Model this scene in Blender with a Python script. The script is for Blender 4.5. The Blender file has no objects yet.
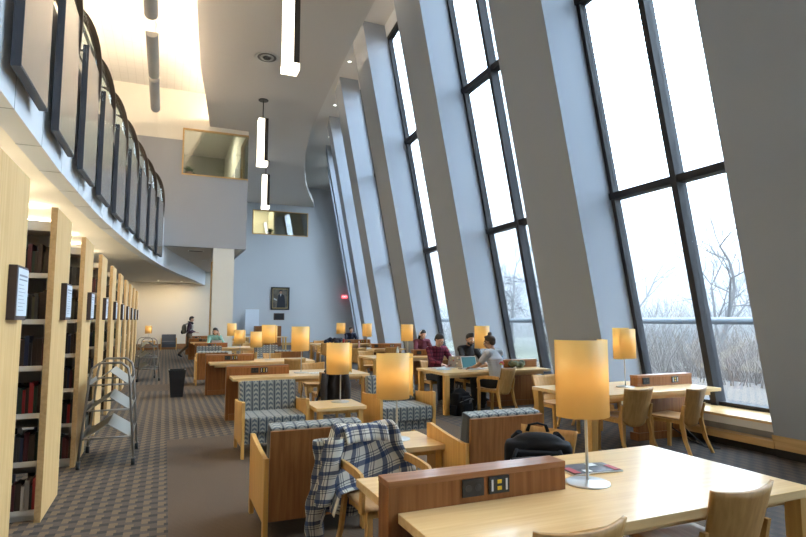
import bpy, bmesh, math, random
from mathutils import Vector, Matrix, Euler
random.seed(7)
C = bpy.context.scene.collection
PI = math.pi
# ---------------------------------------------------------------- camera, world, light, exposure
FPX = 560.0
pitch = math.atan(51.5/FPX)
yaw = math.atan(238*math.cos(pitch)/FPX)
cam = bpy.data.cameras.new('camera')
cam.sensor_width = 36.0
cam.lens = FPX/806*36.0
cam.clip_start = .05; cam.clip_end = 600
camo = bpy.data.objects.new('camera', cam)
C.objects.link(camo)
camo.location = (0, 0, 1.62)
camo.rotation_euler = (PI/2+pitch, 0, -yaw)
bpy.context.scene.camera = camo

w = bpy.data.worlds.new('overcast'); bpy.context.scene.world = w
w.use_nodes = True
nt = w.node_tree
bg = nt.nodes['Background']
SKY = 6.8
bg.inputs['Color'].default_value = (.66, .82, 1.0, 1)
bg.inputs['Strength'].default_value = SKY
vs = bpy.context.scene.view_settings
vs.view_transform = 'Standard'; vs.look = 'None'; vs.gamma = 1; vs.exposure = 1.0
vs.use_curve_mapping = False

def area(name, loc, rot, sx, sy, power, color=(1, .86, .66)):
    l = bpy.data.lights.new(name, 'AREA'); l.shape = 'RECTANGLE'
    l.size = sx; l.size_y = sy; l.energy = power; l.color = color
    o = bpy.data.objects.new(name, l); o.location = loc; o.rotation_euler = rot
    C.objects.link(o); return o

# ---------------------------------------------------------------- layout of the room
LEAN = .188                      # the window wall leans into the room
def xb(y):                       # foot line of the pillars (room face) in plan
    return 6.76 if y <= 8.5 else 6.76+.0070*(y-8.5)**2
BAYS = range(-3, 7)
PW = 1.40                        # pillar width
def ynear(i): return 7.15+4.0*(i-1)      # pillar 1 is the first wholly visible one; pillar 0 stands at the right edge
GOFF = .80
CEIL = 10.5; SOF = 9.2; FARW = 36.7; CREAMY = 34.0
BOXY = 22.7; BOXX = 2.85; BOXZ = 4.40
BACKY = -9.0; LEFTX = -6.5
SX = -.866                       # face line of the bookcase end panels
curve_pts = [(-9, -1.40), (-2, -1.42), (5, -1.40), (8.6, -1.38), (11.9, -1.26), (14, -1.11), (16.2, -.92), (18.4, -.70), (20.5, -.45), (22.7, -.16), (26, .43), (29, 1.08), (34.0, 2.05)]
def cx(y):
    P = curve_pts
    if y <= P[0][0]: return P[0][1]
    for (a, b), (c, d) in zip(P, P[1:]):
        if y <= c:
            t = (y-a)/(c-a); return b+(d-b)*t
    return P[-1][1]

# ---------------------------------------------------------------- materials
def newmat(name):
    m = bpy.data.materials.new(name); m.use_nodes = True
    return m, m.node_tree, m.node_tree.nodes['Principled BSDF']
MC = {}
def plain(name, col, rough=.6, metal=0, spec=.5, bump=0, bscale=60, emit=None, es=1, var=0):
    if name in MC: return MC[name]
    m, t, b = newmat(name)
    b.inputs['Base Color'].default_value = (*col, 1); b.inputs['Roughness'].default_value = rough
    b.inputs['Metallic'].default_value = metal; b.inputs['Specular IOR Level'].default_value = spec
    if emit: b.inputs['Emission Color'].default_value = (*emit, 1); b.inputs['Emission Strength'].default_value = es
    if bump or var:
        tc = t.nodes.new('ShaderNodeTexCoord'); n = t.nodes.new('ShaderNodeTexNoise'); n.inputs['Scale'].default_value = bscale
        n.inputs['Detail'].default_value = 4
        t.links.new(tc.outputs['Object'], n.inputs['Vector'])
        if bump:
            bn = t.nodes.new('ShaderNodeBump'); bn.inputs['Strength'].default_value = bump; bn.inputs['Distance'].default_value = .01
            t.links.new(n.outputs['Fac'], bn.inputs['Height']); t.links.new(bn.outputs['Normal'], b.inputs['Normal'])
        if var:
            r = t.nodes.new('ShaderNodeValToRGB'); e = r.color_ramp.elements
            e[0].position = .3; e[1].position = .7
            e[0].color = (*[c*(1-var) for c in col], 1); e[1].color = (*[min(1, c*(1+var)) for c in col], 1)
            t.links.new(n.outputs['Fac'], r.inputs['Fac']); t.links.new(r.outputs['Color'], b.inputs['Base Color'])
    MC[name] = m
    return m
def wood(name, c1, c2, axis='x', rough=.38, scale=1.0, coat=0.0, planks=0):
    m, t, b = newmat(name)
    tc = t.nodes.new('ShaderNodeTexCoord'); mp = t.nodes.new('ShaderNodeMapping')
    s = {'x': (1.2, 22, 22), 'y': (22, 1.2, 22), 'z': (22, 22, 1.0)}[axis]
    mp.inputs['Scale'].default_value = [v*scale for v in s]
    n = t.nodes.new('ShaderNodeTexNoise'); n.inputs['Scale'].default_value = 1.5; n.inputs['Detail'].default_value = 5; n.inputs['Distortion'].default_value = .4
    r = t.nodes.new('ShaderNodeValToRGB'); e = r.color_ramp.elements
    e[0].position = .33; e[1].position = .68; e[0].color = (*c1, 1); e[1].color = (*c2, 1)
    t.links.new(tc.outputs['Object'], mp.inputs['Vector']); t.links.new(mp.outputs['Vector'], n.inputs['Vector'])
    t.links.new(n.outputs['Fac'], r.inputs['Fac']); t.links.new(r.outputs['Color'], b.inputs['Base Color'])
    b.inputs['Roughness'].default_value = rough; b.inputs['Specular IOR Level'].default_value = .32
    if coat: b.inputs['Coat Weight'].default_value = coat; b.inputs['Coat Roughness'].default_value = .12
    return m
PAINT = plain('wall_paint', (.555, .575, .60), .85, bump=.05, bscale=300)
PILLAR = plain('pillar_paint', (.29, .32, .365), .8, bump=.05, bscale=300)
def tilemat():
    m, t, b = newmat('ceiling_tiles')
    tc = t.nodes.new('ShaderNodeTexCoord'); sp = t.nodes.new('ShaderNodeSeparateXYZ'); t.links.new(tc.outputs['Object'], sp.inputs[0])
    a = M_(t, 'LESS_THAN', M_(t, 'FRACT', M_(t, 'MULTIPLY', sp.outputs[0], 1/.26)), .07)
    c = M_(t, 'LESS_THAN', M_(t, 'FRACT', M_(t, 'MULTIPLY', sp.outputs[1], 1/.52)), .035)
    n = M_(t, 'MULTIPLY', M_(t, 'MAXIMUM', a, c), M_(t, 'LESS_THAN', sp.outputs[0], 3.0))
    t.links.new(mixc(t, n, (.64, .61, .57), (.56, .53, .49)), b.inputs['Base Color']); b.inputs['Roughness'].default_value = .9
    return m
CEILM = None
SOFM = plain('soffit_paint', (.56, .515, .475), .9)
CREAM = plain('cream_paint', (.76, .72, .63), .85)
WHITE = plain('white_paint', (.8, .8, .78), .6)
MAPLE = wood('maple_top', (.77, .50, .22), (.88, .62, .30), 'x', .28, coat=.35)
MAPLEY = wood('maple_side', (.60, .325, .085), (.72, .43, .135), 'z', .4)
MAPLEP = wood('maple_pale', (.66, .40, .155), (.77, .515, .235), 'z', .45)
CHAIRW = wood('chair_maple', (.43, .225, .065), (.54, .30, .10), 'z', .4)
CHAIRL = wood('chair_leg_maple', (.52, .28, .08), (.64, .37, .125), 'z', .4)
WALNUT = wood('walnut', (.22, .078, .020), (.33, .135, .042), 'z', .38)
WALNUTX = wood('walnut_cap', (.29, .115, .04), (.41, .185, .075), 'x', .32, coat=.3)
SEATW = wood('seat_wood', (.45, .25, .11), (.56, .34, .16), 'y', .35)
OAKTRIM = wood('oak_trim', (.55, .34, .14), (.66, .43, .20), 'y', .4)
DARK = plain('dark_metal', (.022, .021, .024), .6, 0, spec=.25)
BLACKP = plain('black_plastic', (.015, .015, .016), .4)
BRONZE = plain('bronze', (.06, .045, .035), .4, .6)
STEEL = plain('brushed_steel', (.55, .54, .52), .38, .9)
CARTM = plain('cart_metal', (.30, .27, .24), .45, .6)
CARTS = plain('cart_shelf_metal', (.33, .31, .27), .55, .1)
SHELFM = plain('shelf_metal', (.66, .64, .58), .5)
SHELFD = plain('shelf_back_metal', (.36, .35, .31), .6)
PANELM = plain('charcoal_panel', (.52, .485, .45), .24, .85)
PANELE = plain('charcoal_edge', (.045, .048, .06), .55, .2)
FASCIA = plain('fascia_paint', (.66, .69, .72), .7)
RUBBER = plain('rubber', (.02, .02, .02), .7)
TOEK = plain('toe_kick', (.02, .018, .016), .8)
def glassmat(name, tint=(1, 1, 1), refl=.06, rough=.0, hi=.6):
    m = bpy.data.materials.new(name); m.use_nodes = True; t = m.node_tree; t.nodes.clear()
    o = t.nodes.new('ShaderNodeOutputMaterial'); mx = t.nodes.new('ShaderNodeMixShader')
    tr = t.nodes.new('ShaderNodeBsdfTransparent'); gl = t.nodes.new('ShaderNodeBsdfGlossy')
    tr.inputs['Color'].default_value = (*tint, 1); gl.inputs['Roughness'].default_value = rough
    fr = t.nodes.new('ShaderNodeLayerWeight'); fr.inputs['Blend'].default_value = .25
    mr = t.nodes.new('ShaderNodeMapRange'); mr.inputs['To Min'].default_value = refl; mr.inputs['To Max'].default_value = hi
    t.links.new(fr.outputs['Fresnel'], mr.inputs['Value']); t.links.new(mr.outputs['Result'], mx.inputs['Fac'])
    t.links.new(tr.outputs[0], mx.inputs[1]); t.links.new(gl.outputs[0], mx.inputs[2]); t.links.new(mx.outputs[0], o.inputs[0])
    return m
GLASS = glassmat('window_glass', (.97, .985, .985), .02)
RGLASS = glassmat('interior_glass', (.80, .86, .84), .12)
TGLASS = glassmat('guard_glass', (.95, .985, .98), .01, hi=.14)
def shademat():
    m = bpy.data.materials.new('amber_shade'); m.use_nodes = True; t = m.node_tree; t.nodes.clear()
    o = t.nodes.new('ShaderNodeOutputMaterial'); mx = t.nodes.new('ShaderNodeMixShader'); mx.inputs[0].default_value = .45
    d = t.nodes.new('ShaderNodeBsdfDiffuse'); tr = t.nodes.new('ShaderNodeBsdfTranslucent')
    d.inputs['Color'].default_value = (.93, .68, .28, 1); tr.inputs['Color'].default_value = (.95, .74, .36, 1)
    g = t.nodes.new('ShaderNodeBsdfGlossy'); g.inputs['Roughness'].default_value = .35
    m2 = t.nodes.new('ShaderNodeMixShader'); m2.inputs[0].default_value = .04
    t.links.new(d.outputs[0], mx.inputs[1]); t.links.new(tr.outputs[0], mx.inputs[2])
    t.links.new(mx.outputs[0], m2.inputs[1]); t.links.new(g.outputs[0], m2.inputs[2]); t.links.new(m2.outputs[0], o.inputs[0])
    return m
SHADE = shademat()
def M_(t, op, a, b=None, c=None):
    n = t.nodes.new('ShaderNodeMath'); n.operation = op
    for i, v in enumerate((a, b, c)):
        if v is None: continue
        if isinstance(v, (int, float)): n.inputs[i].default_value = v
        else: t.links.new(v, n.inputs[i])
    return n.outputs[0]
def mixc(t, fac, a, b):
    n = t.nodes.new('ShaderNodeMix'); n.data_type = 'RGBA'
    if isinstance(fac, (int, float)): n.inputs[0].default_value = fac
    else: t.links.new(fac, n.inputs[0])
    for i, v in ((6, a), (7, b)):
        if isinstance(v, tuple): n.inputs[i].default_value = (*v, 1)
        else: t.links.new(v, n.inputs[i])
    return n.outputs[2]
def upholstery():
    m, t, b = newmat('striped_upholstery')
    tc = t.nodes.new('ShaderNodeTexCoord'); sp = t.nodes.new('ShaderNodeSeparateXYZ'); t.links.new(tc.outputs['Object'], sp.inputs[0])
    x, y, z = sp.outputs
    u = M_(t, 'FRACT', M_(t, 'MULTIPLY', M_(t, 'ADD', x, 5.0), 1/.094))      # one stripe 9.4 cm
    v = M_(t, 'FRACT', M_(t, 'MULTIPLY', M_(t, 'ADD', M_(t, 'ADD', z, M_(t, 'MULTIPLY', y, -1.0)), 5.0), 1/.050))
    tri = M_(t, 'ABSOLUTE', M_(t, 'SUBTRACT', u, .5))
    zig = M_(t, 'FRACT', M_(t, 'ADD', v, M_(t, 'MULTIPLY', tri, 1.3)))
    chev = M_(t, 'LESS_THAN', zig, .5)
    seam = M_(t, 'GREATER_THAN', tri, .42)
    band = M_(t, 'LESS_THAN', tri, .27)
    c = mixc(t, chev, (.33, .33, .285), (.095, .11, .125))
    c2 = mixc(t, band, (.20, .21, .195), c)
    c3 = mixc(t, seam, c2, (.035, .045, .06))
    t.links.new(c3, b.inputs['Base Color']); b.inputs['Roughness'].default_value = .9
    b.inputs['Sheen Weight'].default_value = .2
    return m
UPH = upholstery()
def carpetmat():
    m, t, b = newmat('patterned_carpet')
    tc = t.nodes.new('ShaderNodeTexCoord'); sp = t.nodes.new('ShaderNodeSeparateXYZ'); t.links.new(tc.outputs['Object'], sp.inputs[0])
    x, y, z = sp.outputs
    # woven blocks: columns 0.135 m wide, rows 0.20 m, staggered
    cxn = M_(t, 'MULTIPLY', x, 1/.118); col = M_(t, 'FLOOR', cxn); fu = M_(t, 'FRACT', cxn)
    rv = M_(t, 'ADD', M_(t, 'MULTIPLY', y, 1/.17), M_(t, 'MULTIPLY', col, .5)); fv = M_(t, 'FRACT', rv)
    inner = M_(t, 'MULTIPLY', M_(t, 'GREATER_THAN', fu, .42), M_(t, 'MULTIPLY', M_(t, 'GREATER_THAN', fv, .25), M_(t, 'LESS_THAN', fv, .62)))
    tanb = M_(t, 'MULTIPLY', M_(t, 'LESS_THAN', fu, .55), M_(t, 'GREATER_THAN', fv, .38))
    line = M_(t, 'GREATER_THAN', M_(t, 'FRACT', M_(t, 'MULTIPLY', x, 1/.0225)), .5)
    base = mixc(t, tanb, (.112, .092, .076), (.185, .135, .088))
    base = mixc(t, inner, base, (.062, .056, .054))
    # plain runner with fine ribs
    rib = M_(t, 'GREATER_THAN', M_(t, 'FRACT', M_(t, 'MULTIPLY', y, 1/.03)), .5)
    pl = mixc(t, rib, (.112, .082, .060), (.138, .101, .074))
    a1 = M_(t, 'MULTIPLY', M_(t, 'GREATER_THAN', x, .08), M_(t, 'LESS_THAN', x, 4.2))
    n1 = M_(t, 'LESS_THAN', y, 8.4)
    far = M_(t, 'MULTIPLY', M_(t, 'GREATER_THAN', y, 14.2), M_(t, 'LESS_THAN', y, 15.6))
    msk = M_(t, 'MAXIMUM', M_(t, 'MULTIPLY', a1, n1), far)
    c = mixc(t, msk, base, pl)
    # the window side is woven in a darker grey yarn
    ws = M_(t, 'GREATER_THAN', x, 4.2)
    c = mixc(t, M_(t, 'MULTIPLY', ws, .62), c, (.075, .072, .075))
    nz = t.nodes.new('ShaderNodeTexNoise'); nz.inputs['Scale'].default_value = 180; t.links.new(tc.outputs['Object'], nz.inputs['Vector'])
    hv = t.nodes.new('ShaderNodeHueSaturation'); t.links.new(c, hv.inputs['Color'])
    t.links.new(M_(t, 'ADD', M_(t, 'MULTIPLY', nz.outputs['Fac'], .7), .65), hv.inputs['Value'])
    t.links.new(hv.outputs[0], b.inputs['Base Color'])
    bn = t.nodes.new('ShaderNodeBump'); bn.inputs['Strength'].default_value = .4; bn.inputs['Distance'].default_value = .004
    t.links.new(nz.outputs['Fac'], bn.inputs['Height']); t.links.new(bn.outputs[0], b.inputs['Normal'])
    b.inputs['Roughness'].default_value = .95; b.inputs['Specular IOR Level'].default_value = .1
    return m
CARPET = carpetmat()
def plaidmat(name, base, c1, c2, p=.13, space='UV'):
    m, t, b = newmat(name)
    tc = t.nodes.new('ShaderNodeTexCoord'); sp = t.nodes.new('ShaderNodeSeparateXYZ'); t.links.new(tc.outputs[space], sp.inputs[0])
    out = base
    for ax in (0, 1 if space == 'UV' else 2):
        s = M_(t, 'FRACT', M_(t, 'MULTIPLY', M_(t, 'ADD', sp.outputs[ax], 5.0), 1/p))
        wide = M_(t, 'MULTIPLY', M_(t, 'GREATER_THAN', s, .30), M_(t, 'LESS_THAN', s, .58))
        thin = M_(t, 'MULTIPLY', M_(t, 'GREATER_THAN', s, .80), M_(t, 'LESS_THAN', s, .86))
        edge = M_(t, 'MULTIPLY', M_(t, 'GREATER_THAN', s, .66), M_(t, 'LESS_THAN', s, .70))
        out = mixc(t, M_(t, 'MULTIPLY', wide, .82), out, c1)
        out = mixc(t, M_(t, 'MULTIPLY', M_(t, 'MAXIMUM', thin, edge), .7), out, c2)
    t.links.new(out, b.inputs['Base Color']); b.inputs['Roughness'].default_value = .95
    b.inputs['Specular IOR Level'].default_value = .15
    return m
PLAID = plaidmat('blue_plaid', (.60, .57, .49), (.02, .04, .105), (.012, .02, .05), .125)
REDPLAID = plaidmat('red_plaid', (.20, .035, .06), (.05, .012, .025), (.03, .01, .02), .07, 'Object')

CEILM = tilemat()
# ---------------------------------------------------------------- mesh helpers
class MB:
    def __init__(s): s.bm = bmesh.new()
    def box(s, x0, x1, y0, y1, z0, z1, bev=0, mat=None):
        r = bmesh.ops.create_cube(s.bm, size=1)
        vv = r['verts']
        for v in vv:
            v.co = Vector(((x0+x1)/2+v.co.x*(x1-x0), (y0+y1)/2+v.co.y*(y1-y0), (z0+z1)/2+v.co.z*(z1-z0)))
        if bev:
            es = list({e for v in vv for e in v.link_edges})
            r2 = bmesh.ops.bevel(s.bm, geom=es, offset=bev, segments=2, affect='EDGES', profile=.7)
            vv = list({v for f in r2['faces'] for v in f.verts} | {v for v in vv if v.is_valid})
        if mat is not None:
            for v in vv: v.co = mat @ v.co
        return s
    def prism(s, pts, y0, y1, axis='y', bev=0):
        """extrude a polygon: axis y -> pts are (x,z); axis x -> pts are (y,z); axis z -> pts are (x,y)"""
        def mk(p, d):
            return {'y': (p[0], d, p[1]), 'x': (d, p[0], p[1]), 'z': (p[0], p[1], d)}[axis]
        a = [s.bm.verts.new(mk(p, y0)) for p in pts]; b = [s.bm.verts.new(mk(p, y1)) for p in pts]
        n = len(pts); fs = [s.bm.faces.new(a), s.bm.faces.new(b[::-1])]
        for i in range(n): fs.append(s.bm.faces.new((a[i], b[i], b[(i+1) % n], a[(i+1) % n])))
        bmesh.ops.recalc_face_normals(s.bm, faces=fs)
        if bev:
            es = list({e for f in fs[:2] for e in f.edges})
            bmesh.ops.bevel(s.bm, geom=es, offset=bev, segments=2, affect='EDGES', profile=.7)
        return s
    def hexa(s, p):                      # 8 corners, bottom ring then top ring
        v = [s.bm.verts.new(q) for q in p]
        fs = [s.bm.faces.new([v[i] for i in f]) for f in ((3, 2, 1, 0), (4, 5, 6, 7), (0, 1, 5, 4), (1, 2, 6, 5), (2, 3, 7, 6), (3, 0, 4, 7))]
        bmesh.ops.recalc_face_normals(s.bm, faces=fs); return s
    def tube(s, path, r, seg=10, close=False, caps=True):
        path = [Vector(p) for p in path]; n = len(path)
        rr = r if isinstance(r, (list, tuple)) else [r]*n
        rings = []; prev = None
        for i, p in enumerate(path):
            if close: d = path[(i+1) % n]-path[i-1]
            else: d = (path[min(i+1, n-1)]-path[max(i-1, 0)])
            d = d.normalized() if d.length > 1e-9 else Vector((0, 0, 1))
            if prev is None:
                up = Vector((0, 0, 1)) if abs(d.z) < .9 else Vector((1, 0, 0)); a = d.cross(up).normalized()
            else:
                a = prev-d*prev.dot(d); a = a.normalized() if a.length > 1e-6 else d.orthogonal().normalized()
            prev = a; b = d.cross(a)
            rings.append([s.bm.verts.new(p+(a*math.cos(k*2*PI/seg)+b*math.sin(k*2*PI/seg))*rr[i]) for k in range(seg)])
        m = n if close else n-1
        for i in range(m):
            A, B = rings[i], rings[(i+1) % n]
            for k in range(seg):
                f = s.bm.faces.new((A[k], A[(k+1) % seg], B[(k+1) % seg], B[k])); f.smooth = True
        if not close and caps:
            s.bm.faces.new(rings[0][::-1]); s.bm.faces.new(rings[-1])
        return s
    def lathe(s, prof, seg=32, c=(0, 0, 0)):
        rings = []
        for r, z in prof:
            rings.append([s.bm.verts.new((c[0]+r*math.cos(k*2*PI/seg), c[1]+r*math.sin(k*2*PI/seg), c[2]+z)) for k in range(seg)])
        for A, B in zip(rings, rings[1:]):
            for k in range(seg):
                f = s.bm.faces.new((A[k], A[(k+1) % seg], B[(k+1) % seg], B[k])); f.smooth = True
        s.bm.faces.new(rings[0][::-1]); s.bm.faces.new(rings[-1]); return s
    def ball(s, c, r, sub=2, rot=None):
        if isinstance(r, (int, float)): r = (r, r, r)
        m = Matrix.Translation(c) @ (rot.to_matrix().to_4x4() if rot else Matrix()) @ Matrix.Diagonal((*r, 1))
        bmesh.ops.create_icosphere(s.bm, subdivisions=sub, radius=1, matrix=m)
        return s
    def sheet(s, fn, nu, nv, thick=0, smooth=True, uv=None):
        """grid surface fn(u,v)->xyz, u,v in 0..1, given a thickness"""
        g = [[Vector(fn(i/nu, j/nv)) for j in range(nv+1)] for i in range(nu+1)]
        def nrm(i, j):
            a = g[min(i+1, nu)][j]-g[max(i-1, 0)][j]; b = g[i][min(j+1, nv)]-g[i][max(j-1, 0)]
            n = a.cross(b); return n.normalized() if n.length > 1e-12 else Vector((0, 0, 1))
        lay = s.bm.loops.layers.uv.verify() if uv else None
        A = [[s.bm.verts.new(g[i][j]) for j in range(nv+1)] for i in range(nu+1)]
        B = [[s.bm.verts.new(g[i][j]-nrm(i, j)*thick) for j in range(nv+1)] for i in range(nu+1)] if thick else None
        def face(vs, uvs=None):
            f = s.bm.faces.new(vs); f.smooth = smooth
            if lay and uvs:
                for l, q in zip(f.loops, uvs): l[lay].uv = (q[0]*uv[0], q[1]*uv[1])
            return f
        for i in range(nu):
            for j in range(nv):
                q = [(i/nu, j/nv), ((i+1)/nu, j/nv), ((i+1)/nu, (j+1)/nv), (i/nu, (j+1)/nv)]
                face((A[i][j], A[i+1][j], A[i+1][j+1], A[i][j+1]), q)
                if B: face((B[i][j+1], B[i+1][j+1], B[i+1][j], B[i][j]), q[::-1])
        if B:
            for i in range(nu):
                for j in (0, nv):
                    q = [(i/nu, j/nv), ((i+1)/nu, j/nv), ((i+1)/nu, j/nv), (i/nu, j/nv)]
                    vs_ = (A[i][j], B[i][j], B[i+1][j], A[i+1][j]) if j == 0 else (A[i][j], A[i+1][j], B[i+1][j], B[i][j])
                    face(vs_, q)
            for j in range(nv):
                for i in (0, nu):
                    q = [(i/nu, j/nv), (i/nu, (j+1)/nv), (i/nu, (j+1)/nv), (i/nu, j/nv)]
                    vs_ = (A[i][j], A[i][j+1], B[i][j+1], B[i][j]) if i == 0 else (A[i][j], B[i][j], B[i][j+1], A[i][j+1])
                    face(vs_, q)
        return s
    def build(s, name, mat, parent=None, smooth=False, loc=None, rot=None):
        me = bpy.data.meshes.new(name); s.bm.to_mesh(me); s.bm.free()
        me.materials.append(mat)
        if smooth:
            for p in me.polygons: p.use_smooth = True
        o = bpy.data.objects.new(name, me); C.objects.link(o)
        if parent is not None: o.parent = parent
        if loc: o.location = loc
        if rot: o.rotation_euler = rot
        return o
def tag(o, label, cat, group=None, kind=None):
    if label: o['label'] = label
    if cat: o['category'] = cat
    if group: o['group'] = group
    if kind: o['kind'] = kind
    return o
def thing(name, label, cat, loc=(0, 0, 0), rz=0, group=None, kind=None):
    o = bpy.data.objects.new(name, None); C.objects.link(o); o.empty_display_size = .1
    o.location = loc; o.rotation_euler = (0, 0, rz)
    return tag(o, label, cat, group, kind)
KIDS = {}
def dup(root, loc, rz, label, group=None):
    def kids(o): return [c for c in C.objects if c.parent is o]
    if root.name not in KIDS: KIDS[root.name] = [(c, kids(c)) for c in kids(root)]
    r = root.copy(); C.objects.link(r); r.location = loc; r.rotation_euler = (0, 0, rz)
    if label: r['label'] = label
    if group: r['group'] = group
    for ch, gs in KIDS[root.name]:
        c = ch.copy(); C.objects.link(c); c.parent = r
        for g in gs:
            d = g.copy(); C.objects.link(d); d.parent = c
    return r
USED = set()
def place(root, loc, rz, label, group=None):
    if root.name not in USED:
        USED.add(root.name); root.location = loc; root.rotation_euler = (0, 0, rz); root['label'] = label
        if group: root['group'] = group
        return root
    return dup(root, loc, rz, label, group)
def struct(name, mb, mat, label=None, cat=None, parent=None):
    o = mb.build(name, mat, parent)
    o['kind'] = 'structure'
    if label: o['label'] = label
    if cat: o['category'] = cat
    return o
ORD = ['zeroth', 'first', 'second', 'third', 'fourth', 'fifth', 'sixth', 'seventh', 'eighth', 'ninth', 'tenth', 'eleventh', 'twelfth', 'thirteenth', 'fourteenth', 'fifteenth', 'sixteenth', 'seventeenth', 'eighteenth', 'nineteenth', 'twentieth']

# ================================================================ ROOM SHELL
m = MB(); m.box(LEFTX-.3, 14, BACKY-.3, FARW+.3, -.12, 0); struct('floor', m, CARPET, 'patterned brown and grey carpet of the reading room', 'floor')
m = MB(); m.prism([(LEFTX-.3, BACKY-.3)]+[(xb(y)+GOFF-LEAN*CEIL+.12, y) for y in (BACKY-.3, 8.5, 12, 16, 20, 24, 28, 32, FARW+.3)]+[(LEFTX-.3, FARW+.3)], CEIL, CEIL+.2, 'z'); struct('ceiling', m, CEILM, 'high cream painted ceiling', 'ceiling')
m = MB(); m.box(LEFTX-.3, LEFTX, BACKY, FARW, 0, CEIL); struct('wall_left', m, CREAM, 'cream wall behind the bookcases', 'wall')
m = MB(); m.box(LEFTX, 14, BACKY-.3, BACKY, 0, CEIL); struct('wall_back', m, PAINT, 'plain wall behind the camera', 'wall')
m = MB(); m.box(BOXX, 14, FARW, FARW+.3, 0, 7.15); m.box(BOXX, 4.98, FARW, FARW+.3, 7.15, 8.75); m.box(8.62, 14, FARW, FARW+.3, 7.15, 8.75); m.box(BOXX, 14, FARW, FARW+.3, 8.75, CEIL)
m.box(BOXX-.3, BOXX, CREAMY+.3, FARW+.3, 0, CEIL)
m.box(BOXX, 12, FARW-.012, FARW, 4.42, 4.44)
struct('wall_far', m, PAINT, 'tall grey far wall carrying the portrait', 'wall')
m = MB(); m.box(LEFTX, BOXX, CREAMY, CREAMY+.3, 0, BOXZ)
struct('wall_cream', m, CREAM, 'cream wall under the balcony end', 'wall')
# upper room box with its glazed corner
m = MB(); ZP = 8.53  # the wall is grey up to this height and cream above it
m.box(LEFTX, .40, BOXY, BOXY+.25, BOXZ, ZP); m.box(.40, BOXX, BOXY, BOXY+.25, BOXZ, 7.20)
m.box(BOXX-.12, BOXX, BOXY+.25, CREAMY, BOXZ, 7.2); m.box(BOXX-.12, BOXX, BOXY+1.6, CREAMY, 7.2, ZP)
struct('wall_upper_room', m, plain('upper_room_grey', (.36, .365, .38), .85), 'grey wall of the projecting upper room', 'wall')
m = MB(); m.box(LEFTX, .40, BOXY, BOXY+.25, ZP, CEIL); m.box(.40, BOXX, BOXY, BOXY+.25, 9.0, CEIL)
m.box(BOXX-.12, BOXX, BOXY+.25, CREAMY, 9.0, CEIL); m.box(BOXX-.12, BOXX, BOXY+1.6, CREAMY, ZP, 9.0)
struct('wall_upper_band', m, CREAM, 'cream upper band of the upper room wall', 'wall')
m = MB(); m.box(-.3, BOXX-.121, BOXY+.251, CREAMY, BOXZ, BOXZ+.25); struct('trim_1', m, SOFM, 'underside of the projecting upper room', 'trim')
m = MB(); m.box(1.63, 2.42, BOXY+.02, BOXY+.8, 0, BOXZ); struct('pillar', m, CREAM, 'square cream column under the projecting upper room', 'pillar')
m = MB(); m.box(1.59, 1.63, BOXY+.40, BOXY+.5, 0, 3.9); struct('trim_2', m, OAKTRIM, 'thin oak strip beside the cream column', 'trim')
m = MB(); m.box(BOXX+.0, 11.2, FARW-.03, FARW, 0, .16); struct('baseboard_far', m, OAKTRIM, 'oak skirting of the far wall', 'baseboard')
m = MB(); m.box(LEFTX, BOXX, CREAMY-.03, CREAMY, 0, .30); struct('baseboard_cream', m, wood('skirting', (.25, .12, .05), (.33, .17, .08), 'x', .5), 'brown skirting of the cream wall', 'baseboard')
# soffit: a wavy white plaster cloud below the ceiling
L = [(BACKY, -.3), (2, .0), (8, .10), (13.5, .42), (17, .68), (20, 1.05), (22.69, 1.36)]
Lx = [(22.69, 1.36)]
R = [(FARW-.01, 9.0), (35.6, 8.7), (33.1, 7.8), (30.7, 7.05), (28.6, 6.5), (26.6, 6.05), (24.2, 5.55), (22, 5.2), (19.8, 4.96), (17.4, 4.74), (14.4, 4.5), (11.9, 4.33), (8, 4.25), (2, 4.25), (BACKY, 4.25)]
pts = [(x, y) for y, x in L]+[(BOXX, 22.69), (BOXX+.001, FARW-.01)]+[(x, y) for y, x in R]
m = MB(); m.prism(pts, SOF, SOF+.28, 'z'); struct('soffit', m, SOFM, 'large pale plaster soffit with curved edges hung below the ceiling', 'soffit')
# pillars (leaning fins), windows
def lean(x, y, z): return (x-LEAN*z, y, z)
def fin_hexa(m, x0a, x1a, x0b, x1b, ya, yb, z0, z1):
    m.hexa([lean(x0a, ya, z0), lean(x1a, ya, z0), lean(x1b, yb, z0), lean(x0b, yb, z0), lean(x0a, ya, z1), lean(x1a, ya, z1), lean(x1b, yb, z1), lean(x0b, yb, z1)])
for i in range(-3, 9):
    y0 = ynear(i)-0; y1 = y0+PW
    if y0 < BACKY: y0 = BACKY
    if y1 > FARW: y1 = FARW
    if y0 >= y1: continue
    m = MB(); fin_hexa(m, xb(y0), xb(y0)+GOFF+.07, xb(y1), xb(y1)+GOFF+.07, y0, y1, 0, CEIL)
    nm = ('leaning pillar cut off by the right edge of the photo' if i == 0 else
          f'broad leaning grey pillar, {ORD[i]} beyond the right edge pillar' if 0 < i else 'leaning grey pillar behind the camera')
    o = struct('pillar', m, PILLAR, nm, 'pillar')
    m = MB(); fin_hexa(m, xb(y0)-.02, xb(y0)+.0, xb(y1)-.02, xb(y1), y0-.015, y1+.015, .10, .26)
    b = m.build('baseboard', OAKTRIM, o)
    m = MB(); fin_hexa(m, xb(y0)-.012, xb(y0)+.0, xb(y1)-.012, xb(y1), y0-.005, y1+.005, 0, .10)
    m.build('toe_kick', TOEK, o)
FRAME = DARK
HEAD = 10.05
wn = 0
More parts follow.
